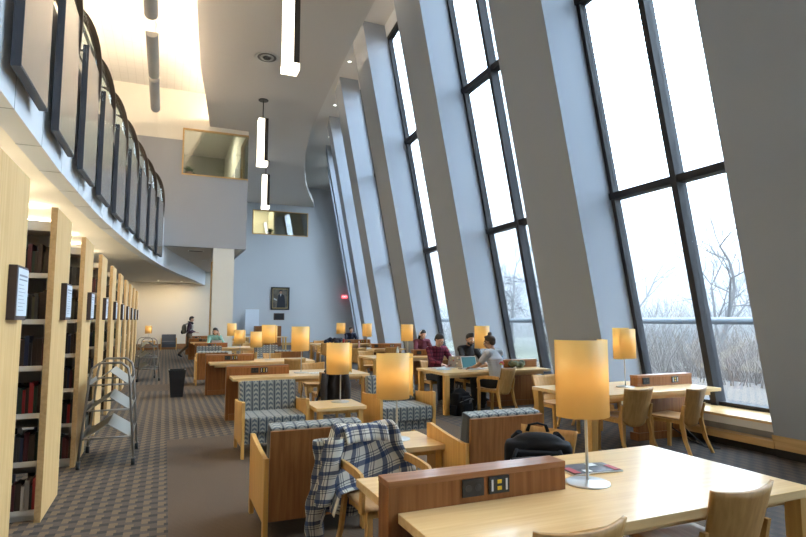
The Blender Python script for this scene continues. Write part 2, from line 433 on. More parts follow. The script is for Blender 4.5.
for i in range(-3, 8):
    ya, yb = ynear(i)+PW, ynear(i+1)
    ya = max(ya, BACKY+.05); yb = min(yb, FARW-.05)
    if yb-ya < .3: continue
    wn += 1
    G = lambda y: xb(y)+GOFF
    W = thing(f'window_{wn}', f'tall leaning window bay, {ORD[abs(i)+1]} from the right edge' if i >= 0 else 'tall leaning window bay behind the camera', 'window', kind='structure')
    ym = (ya+yb)/2
    def bar(name, yc0, yc1, z0, z1, d0=-.07, d1=.07, mat=FRAME):
        m = MB(); fin_hexa(m, G(yc0)+d0, G(yc0)+d1, G(yc1)+d0, G(yc1)+d1, yc0, yc1, z0, z1); return m.build(name, mat, W)
    bar('frame', ya, ya+.075, .38, HEAD); bar('frame', yb-.075, yb, .38, HEAD)
    bar('mullion', ym-.05, ym+.05, .38, HEAD, -.12, .08)
    for z in (3.67, 6.95): bar('transom', ya, yb, z-.055, z+.055, -.10, .08)
    bar('bottom_rail', ya, yb, .38, .45); bar('top_rail', ya, yb, HEAD, HEAD+.10)
    bar('header_panel', ya, yb, HEAD+.10, CEIL, -.09, .12, PAINT)
    for (p, q) in ((ya+.075, ym-.05), (ym+.05, yb-.075)):
        for (z0, z1) in ((.45, 3.615), (3.725, 6.895), (7.005, HEAD)):
            m = MB(); fin_hexa(m, G(p)-.006, G(p)+.006, G(q)-.006, G(q)+.006, p, q, z0, z1); m.build('pane', GLASS, W)
    # sill, apron, grille, heater cover below
    X0 = lambda y: xb(y)
    def low(name, z0, z1, d0, d1, mat):
        m = MB(); m.hexa([(X0(ya)+d0, ya, z0), (G(ya)+d1, ya, z0), (G(yb)+d1, yb, z0), (X0(yb)+d0, yb, z0), (X0(ya)+d0, ya, z1), (G(ya)+d1, ya, z1), (G(yb)+d1, yb, z1), (X0(yb)+d0, yb, z1)])
        return m.build(name, mat, W)
    low('sill', .365, .395, .02, .05, MAPLE)
    low('apron', .27, .365, .045, .05, WHITE)
    gr = low('grille', .19, .27, .065, .05, plain('grille_grey', (.25, .25, .25), .5))
    low('rail', .10, .185, -.06, -.2, OAKTRIM)
    low('toe_kick', 0, .10, .03, -.2, TOEK)
    low('outer_wall', -.6, .38, .6, .35, PAINT)
    # daylight portal in the opening
    if i >= -2:
        l = bpy.data.lights.new('window_portal', 'AREA'); l.shape = 'RECTANGLE'; l.size = yb-ya; l.size_y = 9.8
        l.cycles.is_portal = True
        o = bpy.data.objects.new('window_portal', l); C.objects.link(o)
        zc = (HEAD+.4)/2; o.location = (G(ym)+.16-LEAN*zc, ym, zc)
        # area lights shine along local -Z: aim it into the room, size axis x along world y
        d = Vector((-1, 0, -LEAN)).normalized()
        yaxis = Vector((-LEAN, 0, 1)).normalized(); zaxis = -d; xaxis = yaxis.cross(zaxis)
        o.rotation_euler = Matrix((xaxis, yaxis, zaxis)).transposed().to_euler()
m = MB(); m.box(xb(FARW)-.0, 14, FARW-.3, FARW, 0, CEIL); struct('wall_right', m, PAINT, 'end of the leaning window wall', 'wall')

# balcony: curved deck with fascia, ceiling under it
ys = [-9, -5, -1]+[1+k*.75 for k in range(44)]+[34.0]
FZ = 3.62
m = MB()
def strip(m, xa, xb_, za, zb_, ys):
    """solid strip between two plan curves"""
    prev = None
    for y in ys:
        q = [m.bm.verts.new((xa(y), y, za)), m.bm.verts.new((xb_(y), y, za)), m.bm.verts.new((xb_(y), y, zb_)), m.bm.verts.new((xa(y), y, zb_))]
        if prev:
            for k in range(4): m.bm.faces.new((prev[k], prev[(k+1) % 4], q[(k+1) % 4], q[k]))
        else: m.bm.faces.new(q[::-1])
        prev = q
    m.bm.faces.new(prev); bmesh.ops.recalc_face_normals(m.bm, faces=m.bm.faces[:])
strip(m, lambda y: cx(y)-.25, lambda y: cx(y), FZ, 5.45, [y for y in ys if y < 22.6]+[22.69])
strip(m, lambda y: cx(y)-.25, lambda y: cx(y), FZ, BOXZ-.002, [22.69]+[y for y in ys if y > 22.8])
bal = struct('balcony', m, FASCIA, 'curved pale blue balcony edge sweeping above the bookcases', 'balcony')
for k in range(24):
    y = 3.7+k*1.25
    if y > 22: break
    mm = MB(); mm.box(cx(y)-.255, cx(y)+.003, y-.006, y+.006, FZ-.003, 4.3); mm.build('joint', plain('joint_grey', (.33, .35, .37), .7), bal)
m = MB(); strip(m, lambda y: LEFTX, lambda y: cx(y)-.25, FZ+.10, FZ+.30, ys); struct('trim_3', m, CREAM, 'cream ceiling over the bookcases', 'ceiling')
m = MB(); strip(m, lambda y: LEFTX, lambda y: cx(y)-.25, 5.1, 5.4, [y for y in ys if y < 22.6]+[22.69]); struct('trim_4', m, FASCIA, 'balcony deck', 'deck')

# ================================================================ INTERIOR WINDOWS
def interior_window(name, label, x0, x1, z0, z1, y, depth, side=False):
    W = thing(name, label, 'window', kind='structure')
    f = .055
    m = MB()
    m.box(x0, x1, y-.03, y+.10, z0, z0+f); m.box(x0, x1, y-.03, y+.10, z1-f, z1); m.box(x0, x0+f, y-.03, y+.10, z0+f, z1-f)
    if not side: m.box(x1-f, x1, y-.03, y+.10, z0+f, z1-f)
    else:
        m.box(x1-.10, x1+.03, y+.10, y+1.6, z0, z0+f); m.box(x1-.10, x1+.03, y+.10, y+1.6, z1-f, z1); m.box(x1-.10, x1+.03, y+1.55, y+1.6, z0+f, z1-f)
    m.build('frame', OAKTRIM, W)
    m = MB(); m.box(x0+f, x1-(0 if side else f), y+.02, y+.035, z0+f, z1-f)
    if side: m.box(x1-.015, x1, y+.035, y+1.55, z0+f, z1-f)
    m.build('pane', RGLASS, W)
    return W
area('upper_room_fill', (.8, BOXY+4, CEIL-.2), (0, 0, 0), 1.2, .6, 160)  # unseen area light added to brighten the inside of the upper room
interior_window('window_12', 'oak framed corner window of the projecting upper room', .38, BOXX, 7.18, 9.02, BOXY, 4, True)
interior_window('window_13', 'oak framed high window in the far grey wall', 4.98, 8.62, 7.15, 8.75, FARW, 4)
# rooms behind them
m = MB(); m.box(-2.2, -2.0, BOXY+.25, CREAMY, 6.3, CEIL); m.box(-2, BOXX-.12, CREAMY-2.2, CREAMY-2, 6.3, CEIL); m.box(-2, BOXX-.12, BOXY+.25, CREAMY-2, 6.1, 6.3)
struct('wall_upper_inner', m, plain('inner_wall', (.33, .33, .28), .8), 'inside walls of the upper room', 'wall')
m = MB(); m.box(4.0, 9.8, FARW+4, FARW+4.2, 6, 10); m.box(3.8, 4, FARW+.3, FARW+4.2, 6, 10); m.box(9.8, 10, FARW+.3, FARW+4.2, 6, 10); m.box(4, 9.8, FARW+.3, FARW+4, 6, 6.2); m.box(4, 9.8, FARW+.3, FARW+4, 9.8, 10)
m.box(6.6, 6.75, FARW+1.6, FARW+4, 6.2, 9.8)
struct('wall_office', m, plain('office_wall', (.72, .68, .55), .8), 'walls of the office behind the high far window', 'wall')
area('office_ceiling_lamp', (5.3, FARW+2.6, 9.7), (0, 0, 0), 1.2, .5, 60)
def plant(loc, label, n=46, r=.42):
    t = thing('potted_plant', label, 'plant', loc)
    m = MB(); m.lathe([(.10, 0), (.14, .22), (.13, .22), (.12, .19)], 18); m.build('pot', plain('terracotta', (.30, .16, .09), .8), t)
    m = MB()
    for k in range(n):
        a = random.uniform(0, 2*PI); el = random.uniform(.2, 1.3); ln = random.uniform(.6, 1)*r
        b = Vector((0, 0, .2)); d = Vector((math.cos(a)*math.cos(el), math.sin(a)*math.cos(el), math.sin(el)))
        s = d.cross(Vector((0, 0, 1))).normalized()
        pr = [b, b+d*ln*.5+s*.035, b+d*ln*1.0-Vector((0, 0, .12*ln/r)), b+d*ln*.5-s*.035]
        v = [m.bm.verts.new(p) for p in pr]+[m.bm.verts.new(p-Vector((0, 0, .004))) for p in pr]
        m.bm.faces.new(v[:4]); m.bm.faces.new(v[4:][::-1])
        for q in range(4): m.bm.faces.new((v[q], v[(q+1) % 4], v[4+(q+1) % 4], v[4+q]))
    m.build('leaves', plain('leaf_green', (.05, .12, .04), .6), t)
m = MB(); m.box(.45, 2.6, BOXY+.5, BOXY+1.0, 6.3, 7.24); tag(m.build('window_shelf', MAPLEP), 'low shelf behind the upper room window', 'shelf')
plant((.66, BOXY+.62, 7.24), 'bushy potted plant behind the upper room window')
m = MB(); m.box(4.9, 6.5, FARW+.5, FARW+1.0, 6.2, 7.2); tag(m.build('window_shelf', MAPLEP), 'low shelf behind the high far window', 'shelf')
plant((6.2, FARW+.75, 7.2), 'leafy potted plant behind the high far window', r=.5)

# ================================================================ LIGHT FITTINGS
def pendant(loc, label):
    t = thing('pendant_lamp', label, 'pendant lamp', loc, 0.0, 'box pendants under the soffit')
    m = MB(); m.lathe([(.16, -.03), (.17, -.02), (.17, -.001)], 24); m.build('ceiling_plate', BRONZE, t)
    m = MB(); m.tube([(0, 0, -.03), (0, 0, -.72)], .018); m.build('rod', BRONZE, t)
    h = .16; zt, zb = -.70, -2.33
    glow = plain('lamp_diffuser', (.9, .88, .8), .5, emit=(1.0, .88, .68), es=2.2)
    m = MB(); m.box(-h, h-.12, -h, h-.02, zb+.15, zt, .006); m.build('diffuser', glow, t)
    m = MB(); m.box(h-.119, h+.004, -h-.006, h, zb+.15, zt+.01); m.box(-h, h, h-.02, h+.004, zb+.15, zt+.01); m.box(-h, h, -h, h, zt, zt+.02); m.build('housing', BRONZE, t)
    m = MB(); m.box(-h-.01, h+.01, -h-.01, h+.01, zb, zb+.148, .006); m.build('end_cap', glow, t)
    return t
P0 = pendant((2.26, 11.5, SOF), 'white and bronze box pendant nearest the camera, cut by the top edge')
place(P0, (2.26, 11.5, SOF), 0.0, P0['label'])
place(P0, (2.87, 19.17, SOF), 0.0, 'white and bronze box pendant hanging before the corner window')
place(P0, (4.19, 26.7, SOF), 0.0, 'farthest white and bronze box pendant before the far wall')
place(P0, (1.62, 3.8, SOF), 0.0, 'unseen white and bronze box pendant added for light above the foreground table')  # out of view, added to brighten the near end of the room
place(P0, (1.3, -4.0, SOF), 0.0, 'unseen white and bronze box pendant added for light behind the camera')  # likewise out of view and added for its light
# linear uplights over the balcony side: a half-round tray with a lamp tube lying in it
def uplight(y0, y1, x, z, label):
    t = thing('linear_uplight', label, 'uplight', (x, y0, z), 0, 'linear uplights over the aisle')
    n = y1-y0; r = .15
    m = MB()
    def f(u, v):
        a = PI+v*PI; return (r*math.cos(a), u*n, r*math.sin(a))
    m.sheet(f, 1, 14, .012); m.prism([(r*math.cos(PI+q*PI/10), r*math.sin(PI+q*PI/10)) for q in range(11)], -.012, 0); m.prism([(r*math.cos(PI+q*PI/10), r*math.sin(PI+q*PI/10)) for q in range(11)], n, n+.012)
    m.build('tray', plain('tray_grey', (.45, .43, .40), .5), t)
    m = MB(); m.tube([(0, .05, -.03), (0, n-.05, -.03)], .045, 12)
    m.build('lamp_tube', plain('tube_glow', (1, 1, 1), .5, emit=(1, .80, .56), es=UP), t)
    for q in (.25, n-.25):
        m = MB(); m.tube([(0, q, -.02), (0, q, CEIL-z)], .006, 6); m.build('hanger', STEEL, t)
UP = 42
uplight(14.6, 17.2, -.55, 8.7, 'grey half-round uplight second from the far wall end')
uplight(17.45, 20.0, -.55, 8.7, 'farthest grey half-round uplight over the aisle')
uplight(11.0, 13.7, -.55, 8.7, 'grey half-round uplight cut off by the top edge')
uplight(7.0, 9.7, -.55, 8.7, 'grey half-round uplight above the frame')
uplight(1.5, 6.5, -.55, 8.7, 'unseen grey half-round uplight added for light overhead near the camera')  # out of view, added for more warm light over the near aisle
uplight(14.6, 20.0, -3.6, 8.7, 'grey half-round uplight deep over the balcony floor')
uplight(6.0, 12.0, -3.6, 8.7, 'grey half-round uplight over the near balcony floor')
# cove tube on the back of the soffit edge
t = thing('cove_lamp', 'warm cove tube lying on the soffit edge', 'lamp', (0, 0, SOF+.30))
m = MB(); m.tube([(x+.30, y, .03) for y, x in L[1:]], .03, 8); m.build('lamp_tube', plain('cove_glow', (1, 1, 1), .5, emit=(1, .82, .60), es=34), t)
# round air diffuser in the soffit
t = thing('air_diffuser', 'round ringed ceiling diffuser in the soffit', 'vent', (2.45, 15.9, SOF))
for k, r in enumerate((.34, .26, .18, .10)):
    m = MB(); m.lathe([(r-.05, -.004), (r, -.012-.012*k), (r+.012, -.002), (r-.05, -.001)], 32); m.build('ring', plain('diffuser_white', (.55, .53, .5), .5) if k % 2 == 0 else plain('diffuser_dark', (.14, .13, .12), .6), t)
t = thing('ceiling_speaker', 'small round speaker in the soffit near the curved edge', 'speaker', (3.0, 11.9, SOF)); m = MB(); m.lathe([(.06, -.01), (.07, -.001)], 16); m.build('grille', plain('diffuser_white', (.55, .53, .5)), t)
t = thing('air_vent', 'square vent in the underside of the upper room', 'vent', (1.05, 23.9, BOXZ))
m = MB(); m.box(-.3, .3, -.16, .16, -.015, -.001); m.build('frame', WHITE, t)
for k in range(5):
    m = MB(); m.box(-.26, .26, -.13+k*.055, -.105+k*.055, -.02, -.014); m.build('slat', plain('diffuser_dark', (.14, .13, .12)), t)
t = thing('ceiling_speaker', 'round speaker in the underside of the upper room', 'speaker', (1.55, 27.5, BOXZ)); m = MB(); m.lathe([(.12, -.015), (.14, -.001)], 20); m.build('grille', plain('diffuser_white', (.55, .53, .5)), t)
# small downlights in the bay ceilings
for i in range(1, 7):
    ym = ynear(i)+PW+1.3; 
    t = thing('downlight', f'small recessed downlight above the {ORD[i+1]} window bay', 'downlight', (xb(ym)-LEAN*CEIL+.15, ym, CEIL), 0, 'downlights above the window bays')
    m = MB(); m.lathe([(.055, -.006), (.07, -.001)], 20); m.build('ring', WHITE, t)
    m = MB(); m.lathe([(.02, -.009), (.05, -.0065)], 20); m.build('bulb', plain('bulb_glow', (1, 1, 1), .5, emit=(.95, 1, .9), es=3), t)
# stack lighting: fluorescent strips across the bookcases
for k in range(10):
    y = 2.75+k*1.84
    t = thing('strip_lamp', f'bright ceiling strip lamp between bookcases, {ORD[k+1]} from the camera', 'strip lamp', (-2.35, y, FZ+.10), 0, 'strip lamps over the bookcases')
    m = MB(); m.box(-2.6, .15, -.09, .09, -.33, -.29); m.build('housing', WHITE, t)
    for q in (-2.2, -.2):
        m = MB(); m.tube([(q, 0, -.29), (q, 0, -.001)], .008, 6); m.build('hanger', STEEL, t)
    m = MB(); m.box(-2.55, .10, -.07, .07, -.289, -.275); m.build('diffuser', plain('strip_glow_up', (1, 1, 1), .5, emit=(1, .85, .62), es=24), t)
    m = MB(); m.box(-2.55, .10, -.07, .07, -.345, -.331); m.build('diffuser', plain('strip_glow', (1, 1, 1), .5, emit=(1, .85, .62), es=11), t)
# warm recessed washers under the balcony end
for k, (x, y) in enumerate([(-.4, 32.6), (-2.0, 32.6), (.75, 32.9)]):
    t = thing('wall_washer', ['recessed warm lamp above the grey far armchair', 'recessed warm lamp left of the far armchair', 'recessed warm lamp right of the far armchair'][k], 'downlight', (x, y, FZ+.10), 0)
    m = MB(); m.lathe([(.07, -.012), (.085, -.001)], 20); m.build('housing', WHITE, t)
    m = MB(); m.lathe([(.03, -.016), (.06, -.0125)], 20); m.build('lens', plain('washer_glow', (1, 1, 1), .5, emit=(1, .85, .6), es=2), t)
    l = area('washer_light', (0, 0, -.03), (0, 0, 0), .12, .12, 13, (1, .76, .46)); l.parent = t; l.location = (0, 0, -.03)

# ================================================================ BALCONY GUARD PANELS
def guard_panel(idx, y0):
    y1 = y0+1.17; xa, xc = cx(y0)+.03, cx(y1)+.03
    zb, zt = 3.84, 5.75
    t = thing('balcony_panel', f'charcoal metal balcony panel, {ORD[idx+1]} from the camera', 'balcony panel', (xa, y0, zb), math.atan2(-(xc-xa), y1-y0), 'charcoal panels along the balcony')
    ln = math.hypot(xc-xa, y1-y0)
    m = MB(); m.box(.05, .12, .012, ln, 0.02, zt-zb); m.build('face_panel', PANELM, t)
    m = MB(); m.box(.045, .125, -.004, .010, -.005, zt-zb); m.box(.045, .125, .010, ln, -.005, .019); m.build('edge_channel', PANELE, t)
    # curved bracket rising to the handrail
    m = MB(); N = 14
    def fr(u, half):
        a = u*PI*.55; z = 1.45+1.65*math.sin(a)/math.sin(PI*.55); x = .11-.60*(1-math.cos(a))+ .05*math.sin(u*PI)
        wdt = .012+.06*math.sin(min(1, u*1.6)*PI/2)
        return Vector((x+half*wdt, 0, z))
    for u in range(N):
        a0, a1 = fr(u/N, -1), fr(u/N, 1); b0, b1 = fr((u+1)/N, -1), fr((u+1)/N, 1)
        m.hexa([(a0.x, ln-.06, a0.z), (a1.x, ln-.06, a1.z), (a1.x, ln, a1.z), (a0.x, ln, a0.z), (b0.x, ln-.06, b0.z), (b1.x, ln-.06, b1.z), (b1.x, ln, b1.z), (b0.x, ln, b0.z)])
    m.build('bracket', BRONZE, t)
    m = MB(); m.sheet(lambda u, v: (fr(v, 0).x-.01, ln-.02-(1.75)*(1-u)*.98, fr(v, 0).z), 1, 12, .012); m.build('glass_guard', TGLASS, t)
    return t
for k in range(-3, 11):
    y0 = 5.66+1.86*k-(.03*k if k > 0 else 0)
    if y0+1.1 > 22.75: break
    guard_panel(k+3, y0)
m = MB()
pth = [(cx(y)-.30, y, 6.97) for y in [v*.5 for v in range(-8, 46)]]
m.tube(pth, .032, 10)
o = m.build('handrail', BRONZE); tag(o, 'dark curved handrail running along the balcony', 'handrail')
m = MB(); m.tube([(cx(y)-.46, y, 6.72) for y in [v*.5 for v in range(-8, 46)]], .018, 8); m.build('lower_rail', BRONZE, o)

# ================================================================ BOOKCASES
SHELVES = [.075, .46, .845, 1.23, 1.615, 2.0, 2.385]
RX0 = -4.3
BY = [3.60+1.84*k for k in range(10)]
def bookcase():
    t = thing('bookcase', '', 'bookcase', (SX, 0, 0), 0, 'rows of library bookcases')
    W = .78
    m = MB(); m.box(-.045, 0, 0, W, .0, 2.565, .004); m.build('end_panel', MAPLEP, t)
    m = MB(); m.box(-.046, .001, -.006, -.0005, 0, 2.566); m.build('edge_band', OAKTRIM, t)
    m = MB()
    for y0 in (.08, .40):
        for z in []: pass
    for z in SHELVES[:-1]:
        mm = MB(); mm.box(RX0-SX, -.047, .06, .37, z-.012, z+.008); mm.box(RX0-SX, -.047, .055, .065, z-.03, z+.012); mm.box(RX0-SX, -.047, .41, .72, z-.012, z+.008); mm.build('shelf', SHELFM, t)
    mm = MB(); mm.box(RX0-SX, -.047, .05, .73, 2.37, 2.45); mm.build('canopy', SHELFM, t)
    mm = MB(); mm.box(RX0-SX, -.047, .08, .70, 0, .06); mm.build('base', SHELFM, t)
    mm = MB()
    for k in range(4):
        x = -.10-k*.92; mm.box(x-.02, x+.02, .37, .41, .06, 2.37)
    mm.build('uprights', SHELFM, t)
    mm = MB()
    for z in SHELVES[:-1]: mm.box(RX0-SX, -.047, .375, .405, z+.235, z+.375)
    mm.build('back_rail', SHELFD, t)
    # range sign on the end panel
    s = MB(); s.box(.0, .045, .36, .65, 1.62, 1.95, .003); s = s.build('sign_frame', plain('sign_brown', (.05, .03, .028), .5), t)
    mm = MB(); mm.box(.0451, .048, .385, .645, 1.645, 1.935); mm.build('sign_card', plain('card_white', (.66, .71, .76), .5), s)
    mm = MB(); mm.box(.0481, .049, .41, .62, 1.885, 1.897); mm.box(.0481, .049, .41, .62, 1.862, 1.87)
    for q in range(8): mm.box(.0481, .049, .41, .41+.12+.05*((q*7) % 3)/2, 1.832-q*.022, 1.835-q*.022)
    mm.build('sign_text', plain('print_grey', (.25, .27, .30), .6), s)
    return t
BK = bookcase()
for k, y in enumerate(BY):
    place(BK, (SX, y, 0), 0, ('pale maple bookcase end cut off by the left edge' if k == 0 else f'pale maple ended bookcase, {ORD[k+1]} from the camera'))
# books: individuals next to the end panels, the deep remainder as one mass per row
BCOL = [('black', (.014, .013, .014)), ('dark brown', (.045, .028, .02)), ('dark green', (.018, .04, .028)), ('navy', (.018, .025, .06)), ('maroon', (.08, .015, .02)), ('charcoal', (.04, .04, .042)), ('red', (.35, .03, .03)), ('pale blue', (.25, .36, .45)), ('off-white', (.5, .48, .44)), ('olive', (.07, .065, .035))]
bmats = [plain('book_'+n.replace(' ', '_').replace('-', '_'), c, .55) for n, c in BCOL]
pgm = plain('book_pages', (.55, .50, .40), .8)
bmesh_cache = []
def bookmesh(w_, h_, d_):
    mb = MB(); mb.box(0, .003, 0, d_, 0, h_); mb.box(w_-.003, w_, 0, d_, 0, h_); mb.box(.003, w_-.003, 0, .004, 0, h_)
    mb.box(.003, w_-.003, .004, d_-.006, .005, h_-.005)
    me = bpy.data.meshes.new('book'); mb.bm.to_mesh(me); mb.bm.free()
    return me
sizes = [(.026, .205, .16), (.034, .23, .18), (.020, .19, .15), (.040, .215, .17), (.030, .25, .18), (.024, .22, .17)]
bm_src = {}
for si, s_ in enumerate(sizes):
    for ci, mt in enumerate(bmats):
        me = bookmesh(*s_); me.materials.append(mt); bm_src[(si, ci)] = me
nb = 0
for k in range(1, 9):
    for si, z in enumerate(SHELVES[:-1]):
        x = SX-.05; cnt = 0
        while x > SX-.27 and nb < 299:
            s_ = random.randrange(6); c_ = random.choices(range(10), [7, 8, 4, 4, 4, 5, 1.6, 1.8, 2.0, 3])[0]
            if k == 1 and si in (0, 1, 2): c_ = random.choices(range(10), [3, 2, 2, 3, 2, 3, 3, 3, 3, 1])[0]
            wd = sizes[s_][0]; x -= wd+.0015
            o = bpy.data.objects.new('library_book', bm_src[(s_, c_)]); C.objects.link(o)
            o.location = (x, BY[k]+.075+random.uniform(0, .02), z+.0085); cnt += 1; nb += 1
            tag(o, f'{BCOL[c_][0]} book, {ORD[cnt]} from the end panel, {ORD[si+1]} shelf up, {ORD[k+1]} bookcase', 'book', 'books on the library shelves')
            # a rear row is left to the mass below
        if cnt: pass
    if nb >= 299: lastk = k; break
m = MB()
mats2 = MB()
massb = []
for k in range(10):
    for side in (0, 1):
        for si, z in enumerate(SHELVES[:-1]):
            x = SX-.05 if (side == 1 or k == 0 or k > lastk or (k == lastk)) else SX-.285
            if k == lastk and side == 0: x = SX-.285
            while x > RX0+.1:
                s_ = random.choice(sizes); h_ = s_[1]; x -= s_[0]+.001
                if random.random() < .06: x -= .12
                y0 = BY[k]+.08 if side == 0 else BY[k]+.70-s_[2]
                massb.append((x, x+s_[0], y0, y0+s_[2], z+.0085, z+.0085+h_))
vs_, fs_ = [], []
mi = []
for b in massb:
    n0 = len(vs_); vs_ += [(b[i], b[2+j], b[4+l]) for l in (0, 1) for j in (0, 1) for i in (0, 1)]
    for f in ((0, 2, 3, 1), (4, 5, 7, 6), (0, 1, 5, 4), (1, 3, 7, 5), (3, 2, 6, 7), (2, 0, 4, 6)): fs_.append([n0+q for q in f])
    mi += [random.choices(range(10), [8, 8, 4, 4, 4, 6, 1, 1, 1, 3])[0]]*6
me = bpy.data.meshes.new('library_books'); me.from_pydata(vs_, [], fs_)
for mt in bmats: me.materials.append(mt)
me.polygons.foreach_set('material_index', mi)
o = bpy.data.objects.new('library_books', me); C.objects.link(o); tag(o, 'dark rows of library books filling the deep shelves', 'books', kind='stuff')

# ================================================================ BOOK CARTS
def book_cart():
    t = thing('book_cart', '', 'book cart', group='metal book carts by the bookcases')
    Wd, Dp, H = .27, .42, 1.15         # half width (x) at foot, half depth (y)
    for s in (-1, 1):
        y = s*Dp
        m = MB(); m.tube([(-Wd, y, .10), (-.20, y, .98), (-.18, y, 1.08), (-.11, y, 1.14), (.11, y, 1.14), (.18, y, 1.08), (.20, y, .98), (Wd, y, .10)], .014, 10); m.build('end_frame', CARTM, t)
    for z, wd in ((.32, .255), (.62, .235), (.90, .212)):
        for s in (-1, 1):
            m = MB(); m.tube([(-wd, s*Dp, z), (wd, s*Dp, z)], .010, 8); m.build('cross_bar', CARTM, t)
        sh = MB()
        for s in (-1, 1):    # V trays: high at the middle spine, low to the outside
            sh.hexa([(0, -Dp+.02, z+.14), (s*wd*.95, -Dp+.02, z-.02), (s*wd*.95, Dp-.02, z-.02), (0, Dp-.02, z+.14), (0, -Dp+.02, z+.146), (s*wd*.95, -Dp+.02, z-.014), (s*wd*.95, Dp-.02, z-.014), (0, Dp-.02, z+.146)])
            sh.hexa([(s*wd*.95, -Dp+.02, z-.02), (s*wd*1.0, -Dp+.02, z+.03), (s*wd*1.0, Dp-.02, z+.03), (s*wd*.95, Dp-.02, z-.02), (s*(wd*.95+.006), -Dp+.02, z-.02), (s*(wd+.006), -Dp+.02, z+.03), (s*(wd+.006), Dp-.02, z+.03), (s*(wd*.95+.006), Dp-.02, z-.02)])
        sh.build('tray', CARTS, t)
    for sx in (-1, 1):
        for sy in (-1, 1):
            m = MB(); m.tube([(sx*Wd, sy*Dp, .14), (sx*Wd, sy*Dp, .085)], .012, 8); m.box(sx*Wd-.02, sx*Wd+.02, sy*Dp-.02, sy*Dp+.02, .075, .09); c = m.build('caster', CARTM, t)
            m = MB(); m.tube([(sx*Wd-.018, sy*Dp, .042), (sx*Wd+.018, sy*Dp, .042)], .042, 16); m.build('wheel', RUBBER, c)
    return t
BC = book_cart()
place(BC, (-.545, 7.55, 0), 0, 'grey metal book cart standing nearest, beside the bookcases')
place(BC, (-.42, 16.9, 0), .15, 'grey metal book cart farther down the aisle')

# ================================================================ STUDY TABLES
TT = .715
def outlet(parent, x, y, z, data=False, sgn=-1):
    m = MB(); m.box(x-.06, x+.06, y-.012, y, z-.042, z+.042, .003); p = m.build('outlet_plate', BLACKP, parent)
    if data:
        for dz in (-.016, .016):
            m = MB(); m.box(x-.012, x+.012, y-.015, y-.0121, z+dz-.009, z+dz+.009); m.build('data_jack', plain('jack_yellow', (.75, .50, .03), .5), p)
        for dx in (-.042, .042):
            m = MB(); m.box(x+dx-.005, x+dx+.005, y-.015, y-.0121, z-.028, z+.028); m.build('label_strip', plain('strip_white', (.7, .7, .68), .5), p)
    else:
        for dx in (-.027, .027):
            m = MB(); m.lathe([(.017, 0), (.017, .003)], 16, (0, 0, 0)); q = m.build('socket', plain('socket_grey', (.04, .04, .042), .3), p); q.location = (x+dx, y-.012, z); q.rotation_euler = (PI/2, 0, 0)
def study_table(mir, xs=(-.72, -.57)):
    """divider slab on the left half (mir=1) or the right half (mir=-1); origin at the centre of the table on the floor"""
    t = thing('study_table', '', 'table', group='long maple study tables with walnut dividers')
    S = lambda a, b: (a, b) if mir == 1 else (-b, -a)
    hw, hd = 1.12, .565
    m = MB(); m.box(-hw, hw, -hd, hd, TT-.045, TT, .004); m.build('tabletop', MAPLE, t)
    m = MB(); x0, x1 = S(-1.02, 1.03)
    m.box(x0, x1, -hd+.09, -hd+.13, TT-.10, TT-.046); m.box(x0, x1, hd-.13, hd-.09, TT-.10, TT-.046); m.build('apron', MAPLE, t)
    x0, x1 = S(-1.17, -.15)
    xg0, xg1 = S(-1.17, -1.1201)
    m = MB(); m.box(xg0, xg1, -.065, .065, 0, .835); m.box(*S(-1.1199, -.15), -.065, .065, TT+.001, .835); m.build('divider', WALNUT, t)
    m = MB(); m.box(x0-.002, x1+.002, -.068, .068, .8355, .865, .003); m.build('divider_cap', WALNUTX, t)
    m = MB(); m.box(*S(-1.119, -.16), -.05, .05, .10, TT-.046); m.build('support_panel', WALNUT, t)
    m = MB(); m.box(*S(-1.119, -.12), -.07, .07, 0, .10); m.build('plinth', WALNUT, t)
    for sy in (-1, 1):
        m = MB(); m.box(*S(1.0, 1.09), sy*(hd-.05)-.045, sy*(hd-.05)+.045, 0, TT-.046, .004); m.build('leg', MAPLEY, t)
    for j, xx in enumerate(xs):
        outlet(t, mir*xx, -.065, .79, j == 1)
    return t
TL = study_table(1)
TR = study_table(-1, (-.30, -.84))
tabs_left = [((2.16, 2.58), 'large maple study table in the right foreground with walnut divider'), ((2.12, 9.68), 'maple study table just behind the facing striped armchairs'), ((2.02, 13.05), 'maple study table second behind the near armchairs'),
             ((2.10, 19.7), 'maple study table where the person in mint green sits'), ((2.1, 24.9), 'maple study table behind the person in mint green'), ((2.1, 28.5), 'maple study table the walking man passes')]
tabs_right = [((5.79, 5.93), 'maple study table beside the nearest window with two chairs'), ((5.54, 9.23), 'maple study table where three students sit with laptops'), ((5.69, 13.18), 'maple study table where the person with headphones sits'),
              ((5.98, 17.1), 'maple study table behind the one with the headphones wearer'), ((6.30, 21.0), 'farthest maple study table by the leaning pillars')]
for (x, y), lb in tabs_left: place(TL, (x, y, 0), 0, lb)
for (x, y), lb in tabs_right: place(TR, (x, y, 0), 0, lb)

